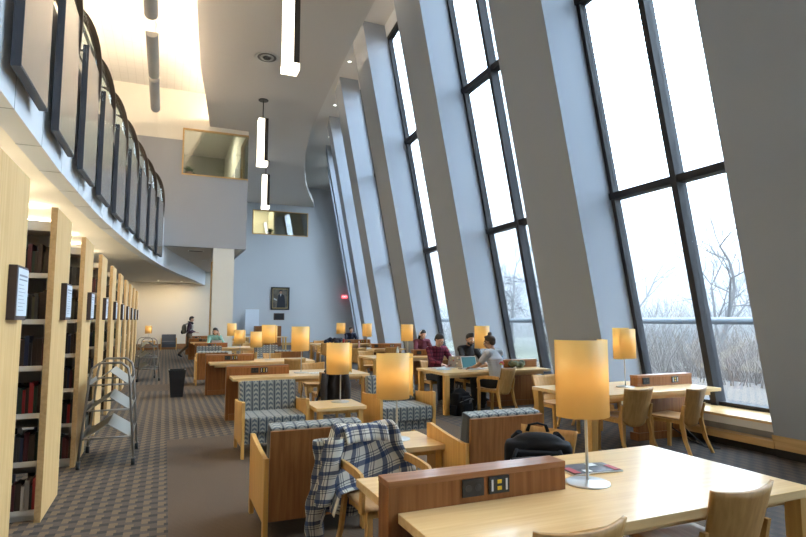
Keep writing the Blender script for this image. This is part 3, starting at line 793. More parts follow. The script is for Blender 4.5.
# lamps
def table_lamp():
    t = thing('table_lamp', '', 'table lamp', group='amber shaded table lamps')
    m = MB(); m.lathe([(.122, 0), (.122, .006), (.115, .010), (.02, .016), (.010, .02)], 40); m.build('base', STEEL, t)
    m = MB(); m.tube([(0, 0, .018), (0, 0, .70)], .008, 12); m.build('stem', STEEL, t)
    r = .155
    for s, nm in ((1, 'front_shade'), (-1, 'rear_shade')):
        def f(u, v, s=s):
            a = (-100+200*u)*PI/180+(-PI/2 if s == 1 else PI/2)
            return (-.02+s*-.018+r*math.cos(a), (-.008 if s == 1 else .008)+r*math.sin(a)*(.95 if s == 1 else .9), .375+v*.42+(.012 if s == -1 else 0)*(1-2*v))
        m = MB(); m.sheet(f, 30, 1, .003); m.build(nm, SHADE, t)
    m = MB()
    for z in (.40, .75): m.tube([(-.14, 0, z), (.14, 0, z)], .004, 6); m.tube([(0, -.14, z), (0, .14, z)], .004, 6)
    m.build('shade_support', STEEL, t)
    m = MB()
    for sx in (-.128, .11):
        for z in (.375, .775):
            m.ball((sx*.98-.018, -.075, z), .006, 1)
    m.build('screws', STEEL, t)
    m = MB(); m.ball((0, 0, .60), .03, 2); m.build('bulb', plain('bulb_pearl', (.8, .78, .7), .4), t, True)
    l = bpy.data.lights.new('bulb_light', 'POINT'); l.energy = 1.0; l.color = (1, .86, .66); l.shadow_soft_size = .09
    o = bpy.data.objects.new('bulb_light', l); C.objects.link(o); o.parent = t; o.location = (0, -.045, .60)
    return t
LP = table_lamp()
ST = .52
lamps = [((2.20, 2.56, TT), 0, 'large amber lamp on the foreground table right of the divider'),
         ((2.19, 9.68, TT), .3, 'amber lamp on the first table behind the facing armchairs'),
         ((2.24, 13.10, TT), -.6, 'amber lamp on the second table behind the armchairs'),
         ((2.10, 19.7, TT), .5, 'amber lamp on the table of the person in mint green'),
         ((2.10, 24.9, TT), -.4, 'amber lamp on the table behind the person in mint green'),
         ((2.10, 28.5, TT), .9, 'amber lamp on the table the walking man passes'),
         ((5.79, 5.93, TT), PI+.5, 'amber lamp on the table beside the nearest window'),
         ((5.56, 9.26, TT), .2, 'amber lamp between the students with laptops'),
         ((5.71, 13.18, TT), .15, 'amber lamp beside the person with headphones'),
         ((5.98, 17.1, TT), 1.2, 'amber lamp on the fourth table along the windows'),
         ((6.30, 21.0, TT), -.3, 'amber lamp on the farthest table along the windows'),
         ((2.02, 4.92, ST), -.35, 'amber lamp on the side table behind the plaid shirt'),
         ((2.22, 7.42, ST), -.25, 'amber lamp on the side table between the facing armchairs'),
         ((2.30, 15.42, ST), .2, 'amber lamp on the nearer side table of the far lounge'),
         ((2.15, 17.9, ST), -.7, 'amber lamp on the farther side table of the far lounge'),
         ((-.78, 33.3, ST), .1, 'small distant amber lamp left of the grey far armchair')]
for p, r, lb in lamps: place(LP, p, r, lb)

# side tables
def side_table():
    t = thing('side_table', '', 'side table', group='square maple side tables')
    h = .33
    m = MB(); m.box(-h, h, -h, h, ST-.045, ST, .004); m.build('tabletop', MAPLE, t)
    m = MB(); m.box(-h+.06, h-.06, -h+.06, h-.06, ST-.09, ST-.046); m.build('apron', MAPLEY, t)
    for sx in (-1, 1):
        for sy in (-1, 1):
            m = MB(); m.box(sx*(h-.065)-.03, sx*(h-.065)+.03, sy*(h-.065)-.03, sy*(h-.065)+.03, 0, ST-.046, .003); m.build('leg', MAPLEY, t)
    return t
SD = side_table()
for p, lb in [((2.02, 4.88, 0), 'maple side table behind the plaid shirt'), ((2.11, 7.30, 0), 'maple side table between the two striped armchairs facing the camera'),
              ((2.25, 15.38, 0), 'maple side table in the far lounge, nearer one'), ((2.11, 17.8, 0), 'maple side table in the far lounge, farther one'), ((-.75, 33.3, 0), 'small maple side table left of the grey far armchair')]:
    place(SD, p, 0, lb)

# ================================================================ ARMCHAIRS (front towards -y)
def armchair(fab, back=True, name='armchair', grp='striped lounge armchairs', wd=.80):
    t = thing(name, '', 'armchair', group=grp)
    h = wd/2; d = .375
    for s in (-1, 1):
        x0, x1 = (s*h, s*(h-.035)) if s < 0 else (s*(h-.035), s*h)
        arc = [(-d, .65)]+[(-d+.75*u, .665-.055*math.sin(u*PI/2)**1.0-.02*u) for u in (.08, .2, .35, .5, .65, .8, .92)]+[(d, .60)]
        pts = [(-d, 0), (-d+.06, 0), (-d+.06, .13), (d-.07, .13), (d-.07, 0), (d, 0)]+arc[::-1]
        m = MB(); m.prism(pts, x0, x1, 'x', .003); m.build('side_panel', MAPLEY, t)
    i = h-.038
    m = MB(); m.box(-i, i, -d+.05, d-.12, .16, .28); m.build('seat_rail', UPH if fab is UPH else fab, t)
    m = MB(); m.box(-i, i, -d+.005, d-.16, .28, .47, .035); m.build('seat_cushion', fab, t)
    m = MB(); b = bmesh.new(); b.free()
    tilt = Matrix.Translation((0, d-.20, .42)) @ Matrix.Rotation(math.radians(-8), 4, 'X') @ Matrix.Translation((0, -(d-.20), -.42))
    m.box(-i, i, d-.20, d-.055, .36, .845, .035, tilt); m.build('back_cushion', fab, t)
    m = MB(); m.box(-i, i, d-.045, d-.015, .14, .80, .004, Matrix.Translation((0, d-.03, .14)) @ Matrix.Rotation(math.radians(-4), 4, 'X') @ Matrix.Translation((0, -(d-.03), -.14))); m.build('back_panel', WALNUT, t)
    return t
AC = armchair(UPH)
for (x, y, rz, lb) in [(1.27, 7.27, 0, 'striped armchair facing the camera, left of the side table'),
                       (3.02, 7.32, 0, 'striped armchair facing the camera, right of the side table'),
                       (1.11, 4.67, PI, 'striped armchair with walnut back in the left foreground, behind the plaid shirt'),
                       (2.73, 4.55, PI, 'striped armchair with walnut back behind the chair holding the black backpack'),
                       (1.27, 17.8, 0, 'striped armchair of the far lounge facing the camera, on the aisle'),
                       (2.97, 17.8, 0, 'striped armchair of the far lounge facing the camera, inner one'),
                       (1.14, 15.3, PI, 'striped armchair of the far lounge seen from behind, on the aisle'),
                       (3.02, 15.2, PI, 'striped armchair of the far lounge seen from behind, inner one')]:
    place(AC, (x, y, 0), rz, lb)
GREY = plain('grey_vinyl', (.075, .08, .095), .5)
AG = armchair(GREY, name='armchair', grp=None)
AG.location = (.23, 33.3, 0); AG['label'] = 'dark grey armchair alone against the far cream wall'

# ================================================================ WOODEN CHAIRS (front towards -y)
def chair(arms=False):
    t = thing('library_armchair' if arms else 'library_chair', '', 'chair', group='maple armchairs at the study tables' if arms else 'maple chairs at the study tables')
    # seat
    m = MB()
    def seat(u, v):
        x = (u-.5)*(.46-.03*v); y = -.24+.44*v
        return (x, y, .445-.018*math.sin(u*PI)*math.sin(min(1, v*1.3)*PI)-.012*v)
    m.sheet(seat, 12, 10, .022); m.build('seat', SEATW, t)
    m = MB(); m.box(-.205, .205, -.215, -.19, .375, .42); m.box(-.20, .20, .15, .175, .36, .405); m.box(-.205, -.185, -.19, .15, .37, .41); m.box(.185, .205, -.19, .15, .37, .41); m.build('seat_frame', CHAIRL, t)
    # curved plywood back: wraps forward at the sides, leaning backwards, rounded lower edge
    m = MB()
    def bk(u, v):
        wv = .47-.075*(1-v)
        a = (u-.5)*2; x = a*wv/2
        low = .33+.05*abs(a)**3*1.6
        z = low+(.80+.012*(1-a*a)*-1.2-low)*v
        y = .185+.055*(1-a*a)+.10*((z-.40)/.4)
        return (x, y, z)
    m.sheet(bk, 18, 12, -.018); m.build('backrest', CHAIRW, t)
    for s in (-1, 1):
        # rear leg: from the back's flank down, splaying backwards and outwards
        m = MB(); p = [(s*.235, .235, .60), (s*.225, .19, .40), (s*.235, .235, .18), (s*.25, .31, 0)]
        wdt = [.016, .027, .022, .017]
        for (a, wa), (b, wb) in zip(zip(p, wdt), list(zip(p, wdt))[1:]):
            m.hexa([(b[0]-.013, b[1]-wb, b[2]), (b[0]+.013, b[1]-wb, b[2]), (b[0]+.013, b[1]+wb, b[2]), (b[0]-.013, b[1]+wb, b[2]), (a[0]-.013, a[1]-wa, a[2]), (a[0]+.013, a[1]-wa, a[2]), (a[0]+.013, a[1]+wa, a[2]), (a[0]-.013, a[1]+wa, a[2])])
        m.build('leg', CHAIRL, t)
        m = MB(); m.hexa([(s*.205-.017, -.235, 0), (s*.205+.017, -.235, 0), (s*.205+.017, -.195, 0), (s*.205-.017, -.195, 0), (s*.205-.019, -.228, .421), (s*.205+.019, -.228, .421), (s*.205+.019, -.180, .421), (s*.205-.019, -.180, .421)]); m.build('leg', CHAIRL, t)
        if arms:
            m = MB(); x0, x1 = (s*.255, s*.231) if s < 0 else (s*.231, s*.255)
            outer = [(.23, .655), (.10, .66), (-.08, .655), (-.17, .645), (-.215, .615), (-.225, .57), (-.205, .40)]
            inner = [(-.150, .40), (-.172, .565), (-.160, .585), (-.08, .60), (.10, .605), (.23, .60)]
            m.prism(outer+inner, x0, x1, 'x', .004); m.build('armrest', CHAIRL, t)
    return t
CH = chair(False); CA = chair(True)
chairs = [(CH, 1.57, 2.15, PI, 'maple chair at the near side of the foreground table, left one at bottom edge'),
          (CH, 2.66, 2.26, PI+.03, 'maple chair at the near side of the foreground table, right one'),
          (CA, 1.42, 3.66, .04, 'maple armchair with the blue plaid shirt over its back'),
          (CH, 2.48, 3.48, -1.12, 'maple chair holding the black backpack'),
          (CH, 5.31, 5.50, PI, 'maple chair with its back to us at the window table, left of the angled one'),
          (CH, 5.93, 5.25, PI+.22, 'maple chair turned at an angle by the window sill'),
          (CH, 5.32, 6.80, 0, 'maple chair across the nearest window table, mostly behind the foreground shade'),
          (CH, 6.15, 6.85, .1, 'maple chair across the nearest window table, behind its lamp'),
          (CA, 5.40, 8.58, PI+.42, 'maple armchair the student in the grey shirt sits on'),
          (CH, 5.04, 10.22, 0, 'maple chair under the student in maroon plaid'),
          (CH, 5.78, 10.22, 0, 'maple chair under the student in black'),
          (CH, 5.0, 14.1, 0, 'maple chair across the table left of the person with headphones'),
          (CH, 6.6, 14.2, 0, 'maple chair under the person with headphones'),
          (CH, 5.38, 16.35, PI, 'maple chair before the fourth window table, left one'),
          (CH, 6.45, 16.35, PI, 'maple chair before the fourth window table, right one'),
          (CH, 5.5, 18.1, 0, 'maple chair across the fourth window table'),
          (CH, 5.75, 22.0, 0, 'maple chair across the farthest window table, left one'),
          (CH, 6.35, 22.0, 0, 'maple chair across the farthest window table, middle one'),
          (CH, 6.95, 22.0, 0, 'maple chair across the farthest window table, under the person in navy'),
          (CH, 5.45, 20.2, PI, 'maple chair before the farthest window table'),
          (CH, 2.50, 9.02, PI, 'maple chair with a dark jacket, near side of the table behind the armchairs'),
          (CH, 2.68, 10.55, 0, 'maple chair on the far side of the first table behind the armchairs'),
          (CH, 2.50, 14.05, 0, 'maple chair on the far side of the second table behind the armchairs'),
          (CH, 2.60, 12.35, PI, 'maple chair on the near side of the second table behind the armchairs'),
          (CH, 1.62, 20.7, 0, 'maple chair under the person in mint green'),
          (CH, 2.8, 20.7, 0, 'maple chair beside the person in mint green'),
          (CH, 5.05, 30.3, PI, 'distant maple chair at the table below the portrait')]
for src, x, y, rz, lb in chairs: place(src, (x, y, 0), rz, lb)

# far furniture below the portrait
t = thing('library_table', 'distant plain maple table below the portrait', 'table', (5.1, 31.2, 0))
m = MB(); m.box(-1.1, 1.1, -.45, .45, .67, .715, .004); m.build('tabletop', MAPLE, t)
for sx in (-1, 1):
    for sy in (-1, 1):
        m = MB(); m.box(sx*1.0-.04, sx*1.0+.04, sy*.37-.04, sy*.37+.04, 0, .67); m.build('leg', MAPLEY, t)
t = thing('book_cabinet', 'walnut cabinet standing behind the distant maple table', 'cabinet', (5.9, 35.6, 0))
m = MB(); m.box(-.8, .8, -.3, .3, 0, 1.25, .006); m.build('body', WALNUT, t)
for s in (-1, 1):
    m = MB(); m.box(s*.4-.385, s*.4+.385, -.32, -.301, .06, 1.2, .004); dd = m.build('door', WALNUT, t)
    m = MB(); m.tube([(s*.06, -.345, .6), (s*.06, -.345, .75)], .008); m.box(s*.06-.006, s*.06+.006, -.345, -.32, .61, .62); m.build('handle', STEEL, dd)
t = thing('whiteboard', 'white board on a stand against the far wall', 'whiteboard', (5.05, 36.3, 0))
m = MB(); m.box(-.42, .42, -.02, .02, .75, 2.3, .004); m.build('board', plain('board_white', (.74, .80, .88), .3), t)
m = MB(); m.box(-.44, .44, -.025, .025, 2.301, 2.33); m.box(-.44, .44, -.025, .025, .72, .749); m.build('board_frame', STEEL, t)
for s in (-1, 1):
    m = MB(); m.tube([(s*.4, .03, 2.2), (s*.4, .03, .02)], .014); m.tube([(s*.4, -.25, .02), (s*.4, .25, .02)], .014); m.build('leg', STEEL, t)

# ================================================================ WALL OBJECTS
t = thing('framed_portrait', 'dark framed portrait of a suited person on the far wall', 'portrait', (6.85, FARW, 3.01))
m = MB()
for a in ((-.60, -.50, -.74, .74), (.50, .60, -.74, .74), (-.50, .50, -.74, -.64), (-.50, .50, .64, .74)): m.box(a[0], a[1], -.06, -.001, a[2], a[3], .008)
m.build('frame', plain('portrait_frame', (.02, .018, .016), .4), t)
m = MB()
for a in ((-.50, -.475, -.64, .64), (.475, .50, -.64, .64), (-.475, .475, -.64, -.60), (-.475, .475, .61, .64)): m.box(a[0], a[1], -.045, -.001, a[2], a[3])
m.build('gilt_liner', plain('gilt', (.45, .33, .12), .4, .5), t)
m = MB(); m.box(-.475, .475, -.02, -.002, -.60, .61); cv = m.build('canvas', plain('canvas_umber', (.13, .11, .085), .7, var=.5, bscale=3), t)
m = MB(); m.prism([(-.22, -.60), (-.17, -.1), (-.13, .22), (-.02, .30), (.10, .30), (.26, .20), (.32, -.15), (.34, -.60)], -.024, -.0201); m.build('painted_suit', plain('suit_dark', (.018, .02, .028), .7), cv)
m = MB(); m.prism([(-.02, .30), (.03, .12), (.08, .30)], -.0255, -.0241); m.build('painted_shirt', plain('shirt_paint', (.5, .5, .5), .7), cv)
m = MB(); m.prism([(.03+.085*math.cos(a*PI/8), .41+.115*math.sin(a*PI/8)) for a in range(16)], -.0255, -.0202); m.build('painted_face', plain('face_paint', (.36, .20, .13), .7), cv)
m = MB(); m.prism([(-.06, .42), (-.06, .52), (.0, .56), (.08, .55), (.125, .50), (.12, .43), (.09, .48), (0, .49)], -.0265, -.0256); m.build('painted_hair', plain('suit_dark', (.018, .02, .028)), cv)
m = MB(); m.prism([(-.42, -.05), (-.24, -.14), (-.20, -.08), (-.40, .04)], -.0255, -.0202); m.build('painted_paper', plain('shirt_paint', (.5, .5, .5)), cv)
t = thing('wall_plaque', 'small brown plaque below the portrait', 'plaque', (6.80, FARW, 1.84))
m = MB(); m.box(-.34, .34, -.03, -.001, -.22, .22, .006); m.build('board', plain('plaque_brown', (.07, .045, .035), .4), t)
m = MB(); m.box(-.27, .27, -.034, -.0301, -.16, .16); m.build('plate', plain('plate_dark', (.03, .028, .03), .35, .4), t)
t = thing('exit_sign', 'red lit exit sign on the dark end of the far wall', 'sign', (11.1, FARW-.32, 3.18))
m = MB(); m.box(-.20, .20, -.07, -.01, -.12, .12, .004); m.build('housing', plain('exit_pink', (.6, .12, .14), .5, emit=(1.0, .10, .14), es=.75), t)
def text(name, s, size, mat, parent, loc, rot, ext=.003):
    cu = bpy.data.curves.new(name, 'FONT'); cu.body = s; cu.size = size; cu.extrude = ext; cu.align_x = 'CENTER'; cu.align_y = 'CENTER'
    tmp = bpy.data.objects.new(name+'_tmp', cu); C.objects.link(tmp)
    bpy.context.view_layer.update()
    me = bpy.data.meshes.new_from_object(tmp.evaluated_get(bpy.context.evaluated_depsgraph_get()))
    bpy.data.objects.remove(tmp); me.materials.clear(); me.materials.append(mat)
    o = bpy.data.objects.new(name, me); C.objects.link(o); o.parent = parent; o.location = loc; o.rotation_euler = rot
    return o
text('letters', 'EXIT', .16, plain('exit_white', (.9, .8, .8), .5, emit=(1, .75, .75), es=1.0), t, (0, -.074, 0), (PI/2, 0, 0))

# waste bin
t = thing('waste_bin', 'black square waste bin standing alone in the aisle', 'waste bin', (.28, 13.0, 0))
m = MB(); m.hexa([(-.12, -.12, .0), (.12, -.12, .0), (.12, .12, .0), (-.12, .12, .0), (-.165, -.165, .54), (.165, -.165, .54), (.165, .165, .54), (-.165, .165, .54)]); m.build('bin_body', BLACKP, t)
m = MB()
for a in ((-.175, .175, -.175, -.145), (-.175, .175, .145, .175), (-.175, -.145, -.145, .145), (.145, .175, -.145, .145)): m.box(a[0], a[1], a[2], a[3], .5405, .57, .004)
m.build('rim', BLACKP, t)

# ================================================================ CLOTH, BAGS, SMALL THINGS
def remesh(mb, name, mat, parent=None, vox=.012, smooth=4, fac=.5):
    me = bpy.data.meshes.new('tmp'); mb.bm.to_mesh(me); mb.bm.free()
    o = bpy.data.objects.new('tmp', me); C.objects.link(o)
    md = o.modifiers.new('r', 'REMESH'); md.mode = 'VOXEL'; md.voxel_size = vox
    if smooth: sm = o.modifiers.new('s', 'SMOOTH'); sm.iterations = smooth; sm.factor = fac
    bpy.context.view_layer.update()
    me2 = bpy.data.meshes.new_from_object(o.evaluated_get(bpy.context.evaluated_depsgraph_get()))
    bpy.data.objects.remove(o); bpy.data.meshes.remove(me)
    for p in me2.polygons: p.use_smooth = True
    me2.materials.clear(); me2.materials.append(mat); me2.name = name
    q = bpy.data.objects.new(name, me2); C.objects.link(q)
    if parent is not None: q.parent = parent
    return q
def drape(name, mat, label, cat, loc, rz, top=.845, half=.25, front=.34, back=.45, skew=0.0, uv=(.68, 1.0)):
    t = thing(name, label, cat, loc, rz)
    m = MB()
    # u across the chair back, v from the front hem over the top to the back hem
    def f(u, v):
        a = (u-.5)*2
        xx = a*(half+.03)
        yb = lambda z: .185+.055*(1-min(1, (xx/.225)**2))+.25*(z-.40)
        drop = max(0, abs(a)-.86)*.9
        L_ = front*(1.0+skew*a); s = v*(L_+back+.06)
        if s < L_:
            z = top-(L_-s); y = yb(z)-.042-.008*math.sin(u*19+z*4)-.010*math.sin(u*7+1)
            if z < .47: y -= (.47-z)*.8; z = .47-(.47-z)*.15
        elif s < L_+.06:
            q = (s-L_)/.06; z = top+.018*math.sin(q*PI); y = yb(top)-.030+q*.085
        else:
            d = s-L_-.06; z = top-d*(1+.15*math.sin(u*5)); y = yb(max(z, .3))+.055-.02*math.sin(u*17+d*5)-.015*math.sin(u*6+2)
        if a > 0: xx *= 1-.30*max(0, min(1, (z-.60)/.25))
        # skirt flares
        low = max(0, top-.12-z)
        xx += a*low*.20+.012*math.sin(z*22+a*3)
        return (xx, y, z-drop+.012*math.sin(u*9+.5))
    m.sheet(f, 44, 44, .006, uv=uv); m.build('body_cloth', mat, t)
    return t
pl = drape('plaid_shirt', PLAID, 'white and navy plaid shirt draped over the armchair back', 'shirt', (1.42, 3.66, 0), .04, top=.85, half=.28, front=.40, back=.52, skew=-.22)
# the sleeves hang on the left of the chair back
m = MB()
def sl(u, v):
    a = u*2*PI; z = .78-v*.74; r = .062-.018*v+.006*math.sin(v*25+a*2)
    return (-.345-.05*v+r*1.25*math.cos(a)+.02*math.sin(v*7), .30+.04*v+r*.75*math.sin(a), z)
m.sheet(sl, 20, 26, .004, uv=(.32, .9)); m.build('sleeve', PLAID, pl)
m = MB()
def sl2(u, v):
    a = u*2*PI; z = .80-v*.42; r = .058-.010*v+.006*math.sin(v*20+a*3)
    return (-.30-.09*v+r*1.2*math.cos(a), .20-.05*v+r*.8*math.sin(a), z)
m.sheet(sl2, 20, 20, .004, uv=(.32, .6)); m.build('sleeve', PLAID, pl)
m = MB(); m.sheet(lambda u, v: (-.22+.32*u, .25+.03*math.sin(u*PI)-.09*v+.01*math.sin(u*11), .855+.012*math.sin(u*PI)-.10*v*v), 20, 8, .008, uv=(.5, .14)); m.build('collar', PLAID, pl)
JM = plain('dark_jacket', (.030, .022, .018), .9, bump=.3, bscale=40)
jk = drape('dark_jacket', JM, 'dark brown jacket hung on a chair behind the side table', 'jacket', (2.50, 9.02, 0), PI, top=.835, half=.18, front=.30, back=.50)
for s in (-1, 1):
    m = MB(); m.tube([(s*.16, .37, .78), (s*.19, .40, .60), (s*.19, .42, .42), (s*.18, .42, .30)], [.055, .055, .05, .045], 14); m.build('sleeve', plain('dark_jacket', (.022, .018, .017)), jk)

def backpack(label, loc, rz, tilt=0):
    t = thing('backpack', label, 'backpack', loc, rz)
    bk = plain('black_nylon', (.007, .007, .009), .75, spec=.25, bump=.7, bscale=14)
    m = MB(); m.box(-.165, .165, -.08, .09, .0, .36, .06); m.ball((0, .01, .36), (.12, .07, .06), 3); m.ball((.02, 0, .08), (.185, .11, .085), 3)
    b = remesh(m, 'bag_body', bk, t, .012, 6)
    m = MB(); m.box(-.135, .135, -.145, -.06, .015, .20, .035); m.box(-.12, .12, -.115, -.05, .19, .30, .03); remesh(m, 'front_pocket', bk, t, .010, 3)
    for s in (-1, 1):
        m = MB(); m.box(s*.185-.025, s*.185+.025, -.05, .06, .02, .17, .02); m.build('side_pocket', bk, t)
        m = MB(); m.tube([(s*.10, -.10, .31), (s*.12, -.155, .24), (s*.125, -.16, .10), (s*.11, -.12, .02)], .010, 8); m.build('compression_strap', bk, t)
    m = MB(); m.tube([(-.13, -.085, .22), (-.12, -.155, .25), (-.04, -.17, .27), (.05, -.17, .27), (.12, -.155, .25), (.13, -.085, .22)], .005, 8); m.build('zip', plain('zip_grey', (.10, .10, .11), .4, .4), t)
    m = MB(); m.tube([(-.05, .03, .42), (-.04, .03, .47), (0, .03, .485), (.04, .03, .47), (.05, .03, .42)], .009, 8); m.build('handle', bk, t)
    for s in (-1, 1):
        m = MB(); m.tube([(s*.09, .08, .40), (s*.12, .15, .34), (s*.13, .165, .22), (s*.11, .14, .10), (s*.09, .09, .06)], .017, 8); m.build('strap', bk, t)
    m = MB(); m.box(-.012, .012, -.178, -.170, .20, .25); m.build('buckle', plain('zip_grey', (.10, .10, .11)), t)
    if tilt: t.rotation_euler = (tilt, 0, rz)
    return t
backpack('black backpack resting on the chair behind the foreground table', (2.50, 3.42, .437), -.62, 0).scale = (1.45, 1.1, .90)
backpack('black backpack on the carpet under the students table', (4.72, 8.62, .0), .4).scale = (1.05, 1.15, 1.08)
def magazine(loc, rz, label, cat='magazine', col=(.55, .55, .55), w_=.28, d_=.21):
    t = thing(cat.replace(' ', '_'), label, cat, loc, rz)
    m = MB(); m.sheet(lambda u, v: ((u-.5)*w_, (v-.5)*d_, .008+.004*math.sin(u*PI)), 8, 6, .007); m.build('pages', plain('paper', (.75, .75, .74), .5), t)
    m = MB(); m.sheet(lambda u, v: ((u-.5)*w_*.99, (v-.5)*d_*.99, .0095+.004*math.sin(u*PI)), 8, 6, .001); m.build('cover', plain('cover_%.2f%.2f' % (col[0], col[1]), col, .35, var=.7, bscale=18), t)
    return t
mg = magazine((2.40, 2.78, TT), -.1, 'dark glossy magazine lying behind the foreground lamp', 'magazine', (.08, .08, .09), .34, .20)
for a_ in ((-.16, -.115, -.09, .03, .0145, .0152), (.12, .16, -.09, .02, .0135, .0152)):
    m = MB(); m.box(*a_); m.build('red_print', plain('print_red', (.45, .05, .06), .4), mg)
for a_ in ((-.08, -.03, -.085, -.04, .0148, .0154), (.02, .08, .02, .08, .0148, .0154)):
    m = MB(); m.box(*a_); m.build('white_print', plain('paper', (.75, .75, .74)), mg)
magazine((4.85, 9.52, TT), .2, 'open papers before the student in maroon plaid', 'papers', (.6, .65, .7), .42, .28)
magazine((4.72, 9.25, TT), -.3, 'pale notebook at the left end of the students table', 'notebook', (.35, .45, .55), .26, .2)
magazine((2.42, 9.50, TT), .3, 'white papers by the lamp on the first table behind the armchairs', 'papers', (.7, .7, .7), .30, .22)
magazine((2.70, 9.55, TT), -.2, 'blue folder on the first table behind the armchairs', 'folder', (.05, .10, .25), .28, .2)
t = thing('phone', 'dark phone lying near the stickered laptop', 'phone', (5.12, 9.28, TT), .3)
m = MB(); m.box(-.075, .075, -.037, .037, 0, .009, .003); m.build('case', plain('phone_maroon', (.10, .02, .03), .4), t); m = MB(); m.box(-.07, .07, -.033, .033, .0091, .0098); m.build('screen', BLACKP, t)
def laptop(label, loc, rz, col, screen, stickers=False):
    t = thing('laptop', label, 'laptop', loc, rz)      # the hinge is at +y, the user sits at -y
    m = MB(); m.box(-.165, .165, -.115, .115, 0, .014, .004); m.build('base', plain('lap_%.2f' % col[0], col, .4, .3), t)
    m = MB()
    for r in range(5): m.box(-.145, .145, -.015+r*.021, -.015+r*.021+.016, .0141, .0155)
    m.build('keyboard', BLACKP, t)
    R_ = Matrix.Translation((0, .118, .012)) @ Matrix.Rotation(math.radians(-17), 4, 'X')
    m = MB(); m.box(-.165, .165, 0, .007, 0, .225, .003, R_); lid = m.build('lid', plain('lap_%.2f' % col[0], col, .4, .3), t)
    m = MB(); m.box(-.15, .15, -.0015, -.0002, .014, .212, 0, R_); m.build('screen', screen, lid)
    if stickers:
        cs = [(.35, .05, .05), (.55, .5, .12), (.15, .10, .10), (.7, .68, .6), (.45, .15, .12), (.12, .2, .25)]
        for k in range(14):
            x, z = random.uniform(-.14, .14), random.uniform(.03, .20); r = random.uniform(.012, .026)
            m = MB(); m.prism([(x+r*math.cos(a*PI/3+k), z+r*.8*math.sin(a*PI/3+k)) for a in range(6)], .0072, .0080+.0002*k)
            for v in m.bm.verts: v.co = R_ @ v.co
            m.build('sticker', plain('sticker_%d' % (k % 6), cs[k % 6], .4), lid)
    return t
scr = plain('screen_blue', (.02, .06, .08), .3, emit=(.07, .21, .25), es=.35)
scr_off = plain('screen_dim', (.05, .06, .07), .2, emit=(.3, .35, .4), es=.5)
laptop('silver laptop with its lid covered in stickers', (5.10, 9.66, TT), PI+.05, (.34, .29, .27), scr_off, True)
lp2 = laptop('white laptop with a blue screen facing the student in grey', (5.27, 9.12, TT), .05, (.66, .68, .70), scr)
laptop('small silver laptop of the person in mint green', (1.62, 20.0, TT), PI, (.60, .62, .64), scr_off)
t = thing('water_bottle', 'blue water bottle on the students table', 'bottle', (6.05, 9.38, TT))
m = MB(); m.lathe([(.032, 0), (.036, .01), (.036, .16), (.028, .19)], 20); m.build('bottle_body', plain('bottle_blue', (.03, .12, .28), .3), t)
m = MB(); m.lathe([(.024, .1905), (.026, .235), (.015, .245)], 16); m.build('cap', plain('cap_blue', (.02, .35, .55), .4), t)
t = thing('camouflage_bag', 'crumpled green camouflage bag on the right of the students table', 'bag', (6.22, 9.10, TT), .2)
m = MB()
for k in range(14): m.ball((random.uniform(-.15, .15), random.uniform(-.08, .08), random.uniform(.045, .09)), random.uniform(.04, .065), 2)
remesh(m, 'bag_cloth', plain('camo', (.10, .12, .08), .9, bump=.6, bscale=15, var=.75), t, .010, 2)
for (x, y, lb) in ((5.80, 17.35, 'small white and pink drink bottle on the fourth window table'), (6.35, 20.85, 'red drink bottle before the farthest lamp'), (5.50, 13.35, 'clear drink bottle beside the lamp near the headphones wearer')):
    t = thing('drink_bottle', lb, 'bottle', (x, y, TT)); cc = (.5, .28, .28) if 'pink' in lb else (.5, .03, .04) if 'red' in lb else (.55, .6, .62)
    m = MB(); m.lathe([(.03, 0), (.034, .01), (.034, .15), (.014, .20)], 16); m.build('bottle_body', plain('db%.2f' % cc[1], cc, .3), t); m = MB(); m.lathe([(.015, .2005), (.015, .225)], 12); m.build('cap', WHITE, t)
t = thing('power_box', 'low walnut box before the person with headphones', 'box', (6.35, 12.95, TT)); m = MB(); m.box(-.15, .15, -.06, .06, 0, .13, .004); m.build('box_body', WALNUTX, t); m = MB(); m.box(-.15, .15, -.06, .06, .1305, .137, .002); m.build('lid', WALNUT, t)
t = thing('coat_pile', 'dark navy coat piled on the farthest window table', 'coat', (6.0, 20.8, TT))
m = MB()
for k in range(16): m.ball((random.uniform(-.38, .3), random.uniform(-.15, .15), random.uniform(.06, .16+.1*(k % 2))), random.uniform(.07, .11), 2)
remesh(m, 'coat_cloth', plain('navy_coat', (.012, .016, .035), .9, bump=.5, bscale=15), t, .018, 2)
t = thing('floor_cable', 'black cable looping on the carpet under the window sill', 'cable', (6.45, 5.3, 0))
m = MB(); m.tube([(0, 0, .012), (.08, .25, .012), (.02, .5, .15), (-.08, .4, .30), (-.15, .15, .22), (-.1, -.1, .02), (.05, -.2, .012)], .008, 8); m.build('cord', RUBBER, t)
t = thing('sneaker', 'blue and white sneaker under the side table', 'shoe', (2.35, 7.75, 0), .5)
m = MB(); m.ball((0, 0, .045), (.05, .13, .04), 2); m.ball((0, .06, .075), (.045, .06, .05), 2); remesh(m, 'upper', plain('sneaker_blue', (.03, .22, .45), .7), t, .008, 2)
m = MB(); m.prism([(.05*math.cos(a*PI/10), .14*math.sin(a*PI/10)) for a in range(20)], 0, .018, 'z'); m.build('sole', WHITE, t)

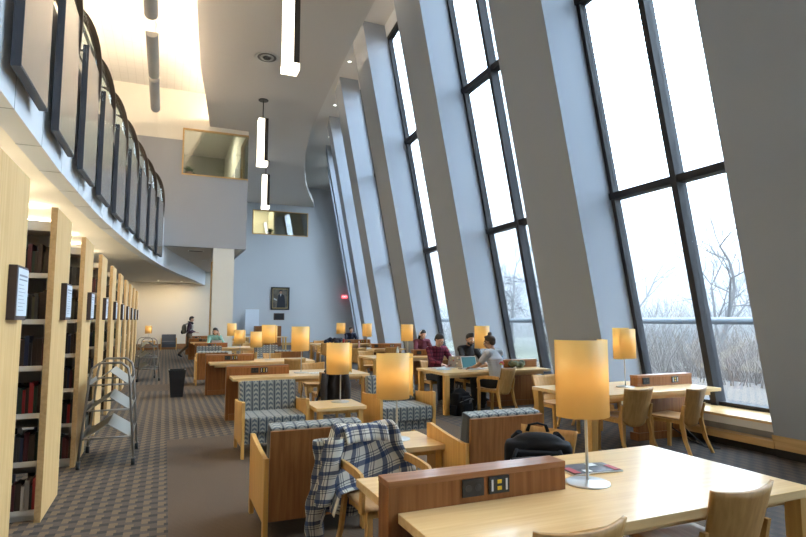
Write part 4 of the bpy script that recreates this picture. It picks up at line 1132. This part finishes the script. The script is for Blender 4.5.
# ================================================================ PEOPLE
SKIN = {'light': plain('skin_light', (.50, .30, .21), .55), 'tan': plain('skin_tan', (.36, .20, .13), .55)}
HAIRD = plain('hair_dark', (.012, .010, .009), .6, bump=.6, bscale=90)
HAIRB = plain('hair_brown', (.055, .032, .02), .6, bump=.6, bscale=90)
def chain(m, pts, rs, flat=1.0, step=.4):
    for (a, b), (ra, rb) in zip(zip(pts, pts[1:]), zip(rs, rs[1:])):
        a, b = Vector(a), Vector(b); n = max(2, int((b-a).length/(step*min(ra, rb)))+1)
        for k in range(n+1):
            q = k/n; r = ra+(rb-ra)*q; m.ball(a.lerp(b, q), r, 2)
def hand(m, wrist, direction, up, side=1):
    """palm, four fingers of unequal length bent at the knuckles, thumb off the side"""
    d = Vector(direction).normalized(); u = Vector(up); u = (u-d*u.dot(d)).normalized(); s = d.cross(u)*side
    w_ = Vector(wrist)
    for k in range(4):
        for q in (-.024, -.008, .008, .024): m.ball(w_+d*(.02+.022*k)+s*q, .0145, 1)
    for k, (q, ln) in enumerate(((-.030, .060), (-.010, .075), (.010, .080), (.030, .070))):
        b = w_+d*.092+s*q; k1 = b+d*ln*.45-u*.006; k2 = k1+d*ln*.30-u*.018; k3 = k2+d*ln*.2-u*.02
        chain(m, [b, k1, k2, k3], [.0095, .009, .0085, .0078], step=.7)
    b = w_+d*.03+s*.03; chain(m, [b, b+s*.028+d*.022-u*.008, b+s*.036+d*.052-u*.016], [.012, .0105, .009], step=.7)
def person(label, loc, rz, J, shirt, trousers, skin='light', hair=HAIRD, hairstyle='short', shoes=BLACKP, vox=.011, extra=None, sleeve=1.0, scale=1.0):
    t = thing('person', label, 'person', loc, rz); t.scale = (scale,)*3
    V = {k: Vector(v) for k, v in J.items()}
    sk = SKIN[skin]
    m = MB()
    hc = V['head']; fw = V.get('face', Vector((0, -1, 0))).normalized(); upv = V.get('headup', Vector((0, 0, 1))).normalized(); upv = (upv-fw*upv.dot(fw)).normalized(); sdv = fw.cross(upv)
    HR = Matrix((sdv, -fw, upv)).transposed()          # local: x side, -y forward, z up
    def H(x, y, z): return hc+HR @ Vector((x, y, z))
    hrot = HR.to_euler()
    m.ball(H(0, .01, .03), (.075, .092, .088), 3, hrot); m.ball(H(0, -.02, -.045), (.058, .068, .068), 3, hrot); m.ball(H(0, -.052, -.085), (.030, .026, .022), 2, hrot)
    m.ball(H(0, -.100, -.018), (.012, .016, .024), 2, hrot); m.ball(H(0, -.108, -.030), (.015, .013, .010), 2, hrot)       # nose
    m.ball(H(0, -.082, .022), (.055, .016, .012), 2, hrot)                                                                   # brow
    m.ball(H(0, -.086, -.060), (.025, .012, .011), 2, hrot)                                                                  # mouth
    for s in (-1, 1):
        m.ball(H(s*.076, .012, -.005), (.010, .020, .032), 2, hrot); m.ball(H(s*.042, -.062, -.030), (.024, .024, .024), 2, hrot)
    chain(m, [V['neck'], H(0, .02, -.05)], [.056, .052])
    # torso, one continuous figure with the limbs
    def torso(m, g=0):
        a, b, c = V['pelvis'], V['chest'], V['neck']
        ax = (V['shR']-V['shL']).normalized(); rot = Vector((1, 0, 0)).rotation_difference(Vector((ax.x, ax.y, 0)).normalized()).to_euler()
        for k in range(11):
            q = k/10; p = a.lerp(b, q); wd = .155-.02*math.sin(q*PI)+.012*q; m.ball(p, (wd+g, .105+.015*q+g, .07), 2, rot)
        for k in range(5):
            q = k/4; p = b.lerp(c-Vector((0, 0, .05)), q); m.ball(p, (.165-.085*q+g, .115-.045*q+g, .06), 2, rot)
        for s in 'LR': chain(m, [c-Vector((0, 0, .045)), V['sh'+s]], [.055+g, .062+g])
    torso(m)
    for s in 'LR':
        chain(m, [V['sh'+s], V['el'+s], V['wr'+s]], [.052, .040, .027])
        dirv = V['hd'+s] if 'hd'+s in V else (V['wr'+s]-V['el'+s]); hand(m, V['wr'+s], dirv, V.get('hu'+s, Vector((0, 0, 1))), 1 if s == 'L' else -1)
        chain(m, [V['hip'+s], V['kn'+s], V['an'+s]], [.085, .058, .038])
        ft = V.get('toe'+s, V['an'+s]+Vector((0, -.17, -.05)))
        chain(m, [V['an'+s]-Vector((0, 0, .03)), ft], [.036, .030])
    remesh(m, 'body', sk, t, vox, 3)
    # shirt
    m = MB(); torso(m, .014)
    for s in 'LR':
        e, w_ = V['el'+s], V['wr'+s]
        if sleeve >= 1: chain(m, [V['sh'+s], e, e.lerp(w_, .86)], [.066, .055, .042])
        else: chain(m, [V['sh'+s], V['sh'+s].lerp(e, .62)], [.066, .060])
    remesh(m, 'shirt', shirt, t, .012, 3)
    m = MB()
    a = V['pelvis']; m.ball(a, (.175, .135, .10), 3); m.ball(a+Vector((0, 0, .05)), (.165, .125, .07), 3)
    for s in 'LR':
        chain(m, [V['hip'+s], V['kn'+s], V['kn'+s].lerp(V['an'+s], .95)], [.100, .074, .055])
    remesh(m, 'trousers', trousers, t, .013, 3)
    for s in 'LR':
        ft = V.get('toe'+s, V['an'+s]+Vector((0, -.17, -.05))); an = V['an'+s]
        m = MB(); chain(m, [an-Vector((0, 0, .035)), an.lerp(ft, .5)-Vector((0, 0, .012)), ft], [.050, .046, .038]); remesh(m, 'shoe', shoes, t, .010, 2)
    # eyes
    for s in (-1, 1):
        m = MB(); m.ball(H(s*.030, -.083, .004), .0125, 2); e = m.build('eye', plain('eye_white', (.75, .73, .70), .2), t, True)
        m = MB(); m.ball(H(s*.030, -.0925, .003), .0062, 2); m.build('pupil', plain('pupil', (.02, .012, .01), .2), e, True)
    m = MB(); m.ball(H(0, -.0965, -.060), (.020, .006, .0055), 2, hrot); m.build('lips', plain('lips', (.38, .13, .11), .5), t, True)
    # hair
    m = MB()
    if hairstyle == 'cap':
        m.ball(H(0, .018, .052), (.088, .105, .082), 3, hrot); m.ball(H(0, .065, -.01), (.066, .05, .05), 2, hrot)
    else:
        m.ball(H(0, .024, .050), (.085, .100, .080), 3, hrot); m.ball(H(0, .06, -.01), (.070, .055, .062), 3, hrot)
        m.ball(H(0, -.045, .098), (.058, .035, .022), 2, hrot)
        for s in (-1, 1): m.ball(H(s*.062, .022, .012), (.018, .045, .035), 2, hrot)
        if hairstyle == 'bun':
            m.ball(H(0, .03, .145), (.036, .038, .034), 3, hrot); m.ball(H(.012, .045, .155), .022, 2); m.ball(H(-.014, .02, .158), .02, 2)
        if hairstyle == 'long':
            for s in (-1, 1): chain(m, [H(s*.07, .03, .0), H(s*.08, .03, -.10), H(s*.085, .02, -.20)], [.036, .036, .026])
            chain(m, [H(0, .07, 0), H(0, .08, -.10), H(0, .07, -.20)], [.06, .06, .045])
        if hairstyle == 'tall':
            m.ball(H(0, -.01, .11), (.062, .07, .035), 3, hrot)
    remesh(m, 'beanie' if hairstyle == 'cap' else 'hair', hair, t, .009, 2)
    return t, H, V, hrot
def seated(lean=.10, headf=.16, hd=(0, -1, -.25), arms=None):
    J = dict(pelvis=(0, .06, .53), chest=(0, .06-lean*.8, .93), neck=(0, .03-lean*1.15, 1.10), head=(0, .0-lean-.04, 1.225),
             shL=(-.175, .05-lean, 1.035), shR=(.175, .05-lean, 1.035), elL=(-.235, -.10-lean, .83), elR=(.235, -.10-lean, .83),
             wrL=(-.12, -.32-lean, .775), wrR=(.12, -.32-lean, .775), hdL=(.15, -1, -.1), hdR=(-.15, -1, -.1),
             hipL=(-.09, .03, .50), hipR=(.09, .03, .50), knL=(-.12, -.38, .53), knR=(.12, -.38, .53), anL=(-.12, -.36, .10), anR=(.12, -.36, .10),
             toeL=(-.13, -.53, .038), toeR=(.13, -.53, .038), face=hd)
    if arms: J.update(arms)
    return J
JEAN = plain('dark_jeans', (.014, .016, .024), .85)
BLK = plain('black_cloth', (.012, .012, .014), .9)
# student in maroon plaid (dark beanie, glasses)
p, H, V, hr = person('student in maroon plaid shirt and dark beanie typing on a laptop', (4.98, 10.12, 0), .10, seated(.12, hd=(.25, -1, -.42)), REDPLAID, JEAN, 'light', HAIRD, 'cap')
m = MB()
for s in (-1, 1): m.tube([H(s*.031+.022*math.cos(a*PI/6), -.106, .004+.016*math.sin(a*PI/6)) for a in range(12)], .0022, 6, close=True)
m.tube([H(-.009, -.107, .006), H(.009, -.107, .006)], .002, 6)
for s in (-1, 1): m.tube([H(s*.053, -.103, .006), H(s*.082, .0, .006)], .002, 6)
m.build('glasses', BLACKP, p)
# student in black, beard
p, H, V, hr = person('bearded student in a black shirt looking down', (5.72, 10.14, 0), .15, seated(.06, hd=(-.15, -1, -.30)), BLK, JEAN, 'tan', HAIRD, 'tall')
m = MB(); m.ball(H(0, -.066, -.088), (.040, .034, .030), 3, hr); m.ball(H(0, -.096, -.045), (.026, .010, .007), 2, hr)
for s in (-1, 1): m.ball(H(s*.05, -.035, -.065), (.020, .040, .035), 2, hr)
for s in (-1, 1): pass
remesh(m, 'beard', HAIRD, p, .008, 2)
# student in grey, seen from behind
p, H, V, hr = person('student in a grey t-shirt with a hair bun, back to us', (5.40, 8.60, 0), PI+.36, seated(.07, hd=(.35, -1, -.15)), plain('grey_tshirt', (.42, .43, .45), .9), BLK, 'tan', HAIRB, 'bun', sleeve=.5)
m = MB(); m.prism([(-.06, .86), (-.02, .90), (.05, .90), (.09, .87), (.05, .84), (-.03, .835)], .165, .172); pr = m.build('shirt_print', plain('print_red2', (.55, .10, .08), .8), p)
m = MB(); m.prism([(.00, .85), (.05, .875), (.085, .855), (.06, .838)], .173, .176); m.build('print_detail', plain('print_yellow', (.5, .5, .1), .8), pr)
# headphones wearer
p, H, V, hr = person('person in maroon wearing white headphones behind the third window table', (6.49, 14.05, 0), -.1, seated(.10, hd=(.2, -1, -.5)), plain('maroon_knit', (.11, .02, .035), .9), JEAN, 'light', HAIRD, 'long', vox=.013)
m = MB(); m.tube([H(.098*math.cos(a*PI/10), .02, .03+.098*math.sin(a*PI/10)) for a in range(11)], .010, 8); hp = m.build('headphones', plain('headphone_white', (.8, .74, .68), .4), p)
for s in (-1, 1):
    m = MB(); m.ball(H(s*.092, .015, -.002), (.018, .03, .035), 2, hr); m.build('ear_cup', plain('headphone_white', (.8, .74, .68)), hp)
# mint green, head propped on a hand
p, H, V, hr = person('person in a mint green top resting the head on one hand', (1.60, 20.62, 0), .1, seated(.14, hd=(-.5, -1, -.6), arms=dict(elR=(.27, -.30, .79), wrR=(.13, -.24, 1.09), hdR=(-.45, .1, 1), huR=(0, -1, 0), elL=(-.25, -.28, .80), wrL=(-.05, -.42, .775), hdL=(1, -.4, 0))),
                     plain('mint_knit', (.26, .50, .44), .9), JEAN, 'light', HAIRD, 'long', vox=.013)
# person in navy behind the farthest lamp
person('person in navy half hidden behind the farthest window lamp', (6.95, 21.95, 0), 0, seated(.1), plain('navy_cloth', (.012, .016, .04), .9), JEAN, 'light', HAIRD, 'short', vox=.013)
# walking man with a backpack
JW = dict(pelvis=(0, 0, .96), chest=(0, -.03, 1.33), neck=(0, -.05, 1.50), head=(0, -.085, 1.655), face=(0, -1, -.28),
          shL=(-.185, -.02, 1.43), shR=(.185, -.02, 1.43), elL=(-.22, .02, 1.16), elR=(.22, -.02, 1.16), wrL=(-.15, -.20, 1.08), wrR=(.15, -.24, 1.08), hdL=(.2, -1, 0), hdR=(-.2, -1, 0),
          hipL=(-.09, 0, .93), hipR=(.09, 0, .93), knL=(-.10, -.20, .52), knR=(.10, .05, .50), anL=(-.10, -.24, .10), anR=(.10, .42, .15), toeL=(-.10, -.41, .035), toeR=(.10, .30, .04))
WX, WY = 1.0, 26.4
p, H, V, hr = person('man with a backpack walking past the far tables, seen from the side', (WX, WY, 0), math.radians(80), JW, plain('hoodie_plum', (.06, .03, .045), .9), plain('khaki', (.17, .12, .075), .9), 'light', HAIRD, 'short', shoes=BLACKP, vox=.013)
m = MB(); m.tube([(-.10, -.10, 1.50), (0, -.14, 1.47), (.10, -.10, 1.50), (.08, .04, 1.53), (-.08, .04, 1.53)], .035, 10, close=True); m.build('hood', BLK, p)
t = thing('backpack', 'dark backpack with a pale side worn by the walking man', 'backpack', (WX, WY, 0), math.radians(80))
m = MB(); m.ball((0, .22, 1.24), (.15, .10, .21), 3); m.ball((0, .22, 1.13), (.155, .11, .12), 3); remesh(m, 'bag_body', plain('bag_taupe', (.20, .19, .14), .85), t, .014, 2)
m = MB(); m.ball((0, .29, 1.10), (.12, .06, .10), 3); remesh(m, 'front_pocket', BLK, t, .014, 2)
for s in (-1, 1):
    m = MB(); m.tube([(s*.10, .17, 1.42), (s*.11, .03, 1.50), (s*.115, -.13, 1.40), (s*.13, -.13, 1.22), (s*.15, .08, 1.08)], .022, 8); m.build('strap', plain('strap_pale', (.45, .45, .42), .8), t)

# ================================================================ OUTSIDE
def hill():
    m = MB()
    def f(u, v):
        x = 8.2+u*150; y = -40+v*230
        z = -.7+max(0, x-35)*.06+1.2*math.sin(x*.05)*math.sin(y*.04)*min(1, max(0, (x-14)/20))
        return (x, y, z)
    m.sheet(f, 50, 60, .3); return m
o = hill().build('outside_ground', plain('pale_grass', (.15, .155, .11), .95, var=.35, bscale=.35)); tag(o, 'pale winter grass slope outside the windows', 'ground', kind='structure')
BARK = plain('winter_bark', (.135, .125, .125), .9)
def tree_mesh(seed, h=9.0, name='crown'):
    rnd = random.Random(seed); m = MB()
    def br(p, d, ln, r, lev):
        n = 3; pts = [p]; q = p
        for k in range(n):
            d = (d+Vector((rnd.uniform(-.18, .18), rnd.uniform(-.18, .18), rnd.uniform(-.05, .16)))).normalized(); q = q+d*ln/n; pts.append(q)
        m.tube(pts, [r, r*.85, r*.7, r*.55], 5 if lev < 2 else 3, caps=False)
        if lev < 4:
            for k in range(4 if lev < 3 else 5):
                a = rnd.uniform(0, 2*PI); sp = rnd.uniform(.45, .95)
                o_ = d.orthogonal().normalized(); o_.rotate(Matrix.Rotation(a, 3, d))
                br(pts[rnd.choice((1, 2, 3)) if k else 3], (d*math.cos(sp)+o_*math.sin(sp)).normalized(), ln*rnd.uniform(.55, .75), r*.5, lev+1)
    br(Vector((0, 0, 0)), Vector((0, 0, 1)), h*.36, h*.014, 0)
    return m
TR_ = []
for s in range(3):
    t = thing('bare_tree', '', 'tree', group='bare winter trees outside the windows')
    tree_mesh(s).build('branches', BARK, t); TR_.append(t)
rnd = random.Random(11)
spots = [(38, 28, 0, 1.35), (30, 24, 1, .85), (46, 30, 2, 1.2), (52, 42, 1, 1.3)]
for _try in range(900):
    if len(spots) >= 34: break
    q = rnd.uniform(.55, 1.6); d = rnd.uniform(26, 70); yy = d/math.hypot(1, q)
    if min(math.hypot(yy*q-p[0], yy-p[1]) for p in spots) < 4.5: continue
    spots.append((yy*q, yy, rnd.randrange(3), rnd.uniform(.75, 1.2)))
lk = ['tallest bare tree seen through the nearest window, left pane', 'bare tree close behind the tallest one']
for k, (x, y, s, sc) in enumerate(spots):
    z = -.7+max(0, x-35)*.06
    o = place(TR_[s], (x, y, z-.1), k*1.3, lk[k] if k < 2 else f'hazy bare tree outside, {(ORD+["twenty-"+o for o in ORD[1:10]]+["thirtieth"]+["thirty-"+o for o in ORD[1:10]])[k-1]} among the smaller ones', 'bare winter trees outside the windows')
    o.scale = (sc,)*3
# brush thickets
m = MB(); rnd = random.Random(3)
k = 0
while k < 3300:
    q = rnd.uniform(.45, 1.9); d = rnd.uniform(14.5, 75)**1.0; y = d/math.hypot(1, q); x = y*q
    if x < 13 or (q < .78 and d < 48): continue
    k += 1
    z = -.7+max(0, x-35)*.06
    h = rnd.uniform(1.0, 2.2) if d < 30 else rnd.uniform(1.5, 4.0); s = rnd.uniform(.15, .5)
    for j in range(5):
        a2 = rnd.uniform(0, 2*PI); p0 = Vector((x, y, z)); p1 = p0+Vector((math.cos(a2)*s*h, math.sin(a2)*s*h, h*rnd.uniform(.6, 1)))
        r = .010+.0004*d
        m.tube([p0, p0.lerp(p1, .5)+Vector((0, 0, .15*h)), p1], [r, r*.8, r*.4], 3, caps=False)
tag(m.build('brush_thicket', plain('brush_twigs', (.16, .135, .12), .95)), 'grey brown brush thicket on the slope outside', 'brush', kind='stuff')
# road and the outside railing
m = MB(); m.sheet(lambda u, v: (52+3*math.sin(v*2)+u*5, 5+v*60, .55+u*.25+(.0)), 2, 20, .1); o = m.build('outside_road', plain('pale_asphalt', (.32, .32, .32), .9)); tag(o, 'pale road crossing the slope outside', 'road', kind='structure')
m = MB(); m.box(20, 110, -20, 140, -1.6, 13)
hz = bpy.data.materials.new('winter_mist'); hz.use_nodes = True; hz.node_tree.nodes.clear()
_o = hz.node_tree.nodes.new('ShaderNodeOutputMaterial'); _v = hz.node_tree.nodes.new('ShaderNodeVolumeScatter'); _v.inputs['Density'].default_value = .045; _v.inputs['Color'].default_value = (1, 1, 1, 1)
hz.node_tree.links.new(_v.outputs[0], _o.inputs['Volume'])
tag(m.build('winter_mist', hz), 'pale winter mist over the slope outside', 'mist', kind='stuff')
t = thing('outside_railing', 'horizontal grey railing outside the windows at eye height', 'railing', (11.0, 5, 0))
m = MB(); m.tube([(0, -12, 1.60), (0, 14, 1.60), (1.6, 26, 1.60)], .075, 12); m.build('rail', plain('rail_grey', (.16, .18, .20), .6), t)
for k in range(3):
    m = MB(); m.tube([(0, -11+k*11.5, -.9), (0, -11+k*11.5, 1.56)], .05, 8); m.build('post', plain('rail_grey', (.16, .18, .20)), t)
t = thing('light_pole', 'tall floodlight pole seen through the nearest window', 'light pole', (56.3, 43.8, .4))
m = MB(); m.tube([(0, 0, -.5), (0, 0, 12.3)], [.16, .08], 8); m.build('pole', plain('pole_grey', (.22, .24, .26), .6), t)
m = MB(); m.box(-.05, .05, -1.1, 1.1, 11.9, 12.0); m.box(-.05, .05, -1.0, 1.0, 11.2, 11.3); m.build('crossarm', plain('pole_grey', (.22, .24, .26)), t)
for k in range(6):
    m = MB(); yy = -.9+.9*(k % 3); zz = 12.15 if k < 3 else 11.45; m.box(-.15, .15, yy-.22, yy+.22, zz-.13, zz+.13, .02); m.build('floodlight', plain('pole_grey', (.22, .24, .26)), t)
for o in TR_: pass
bpy.context.view_layer.update()
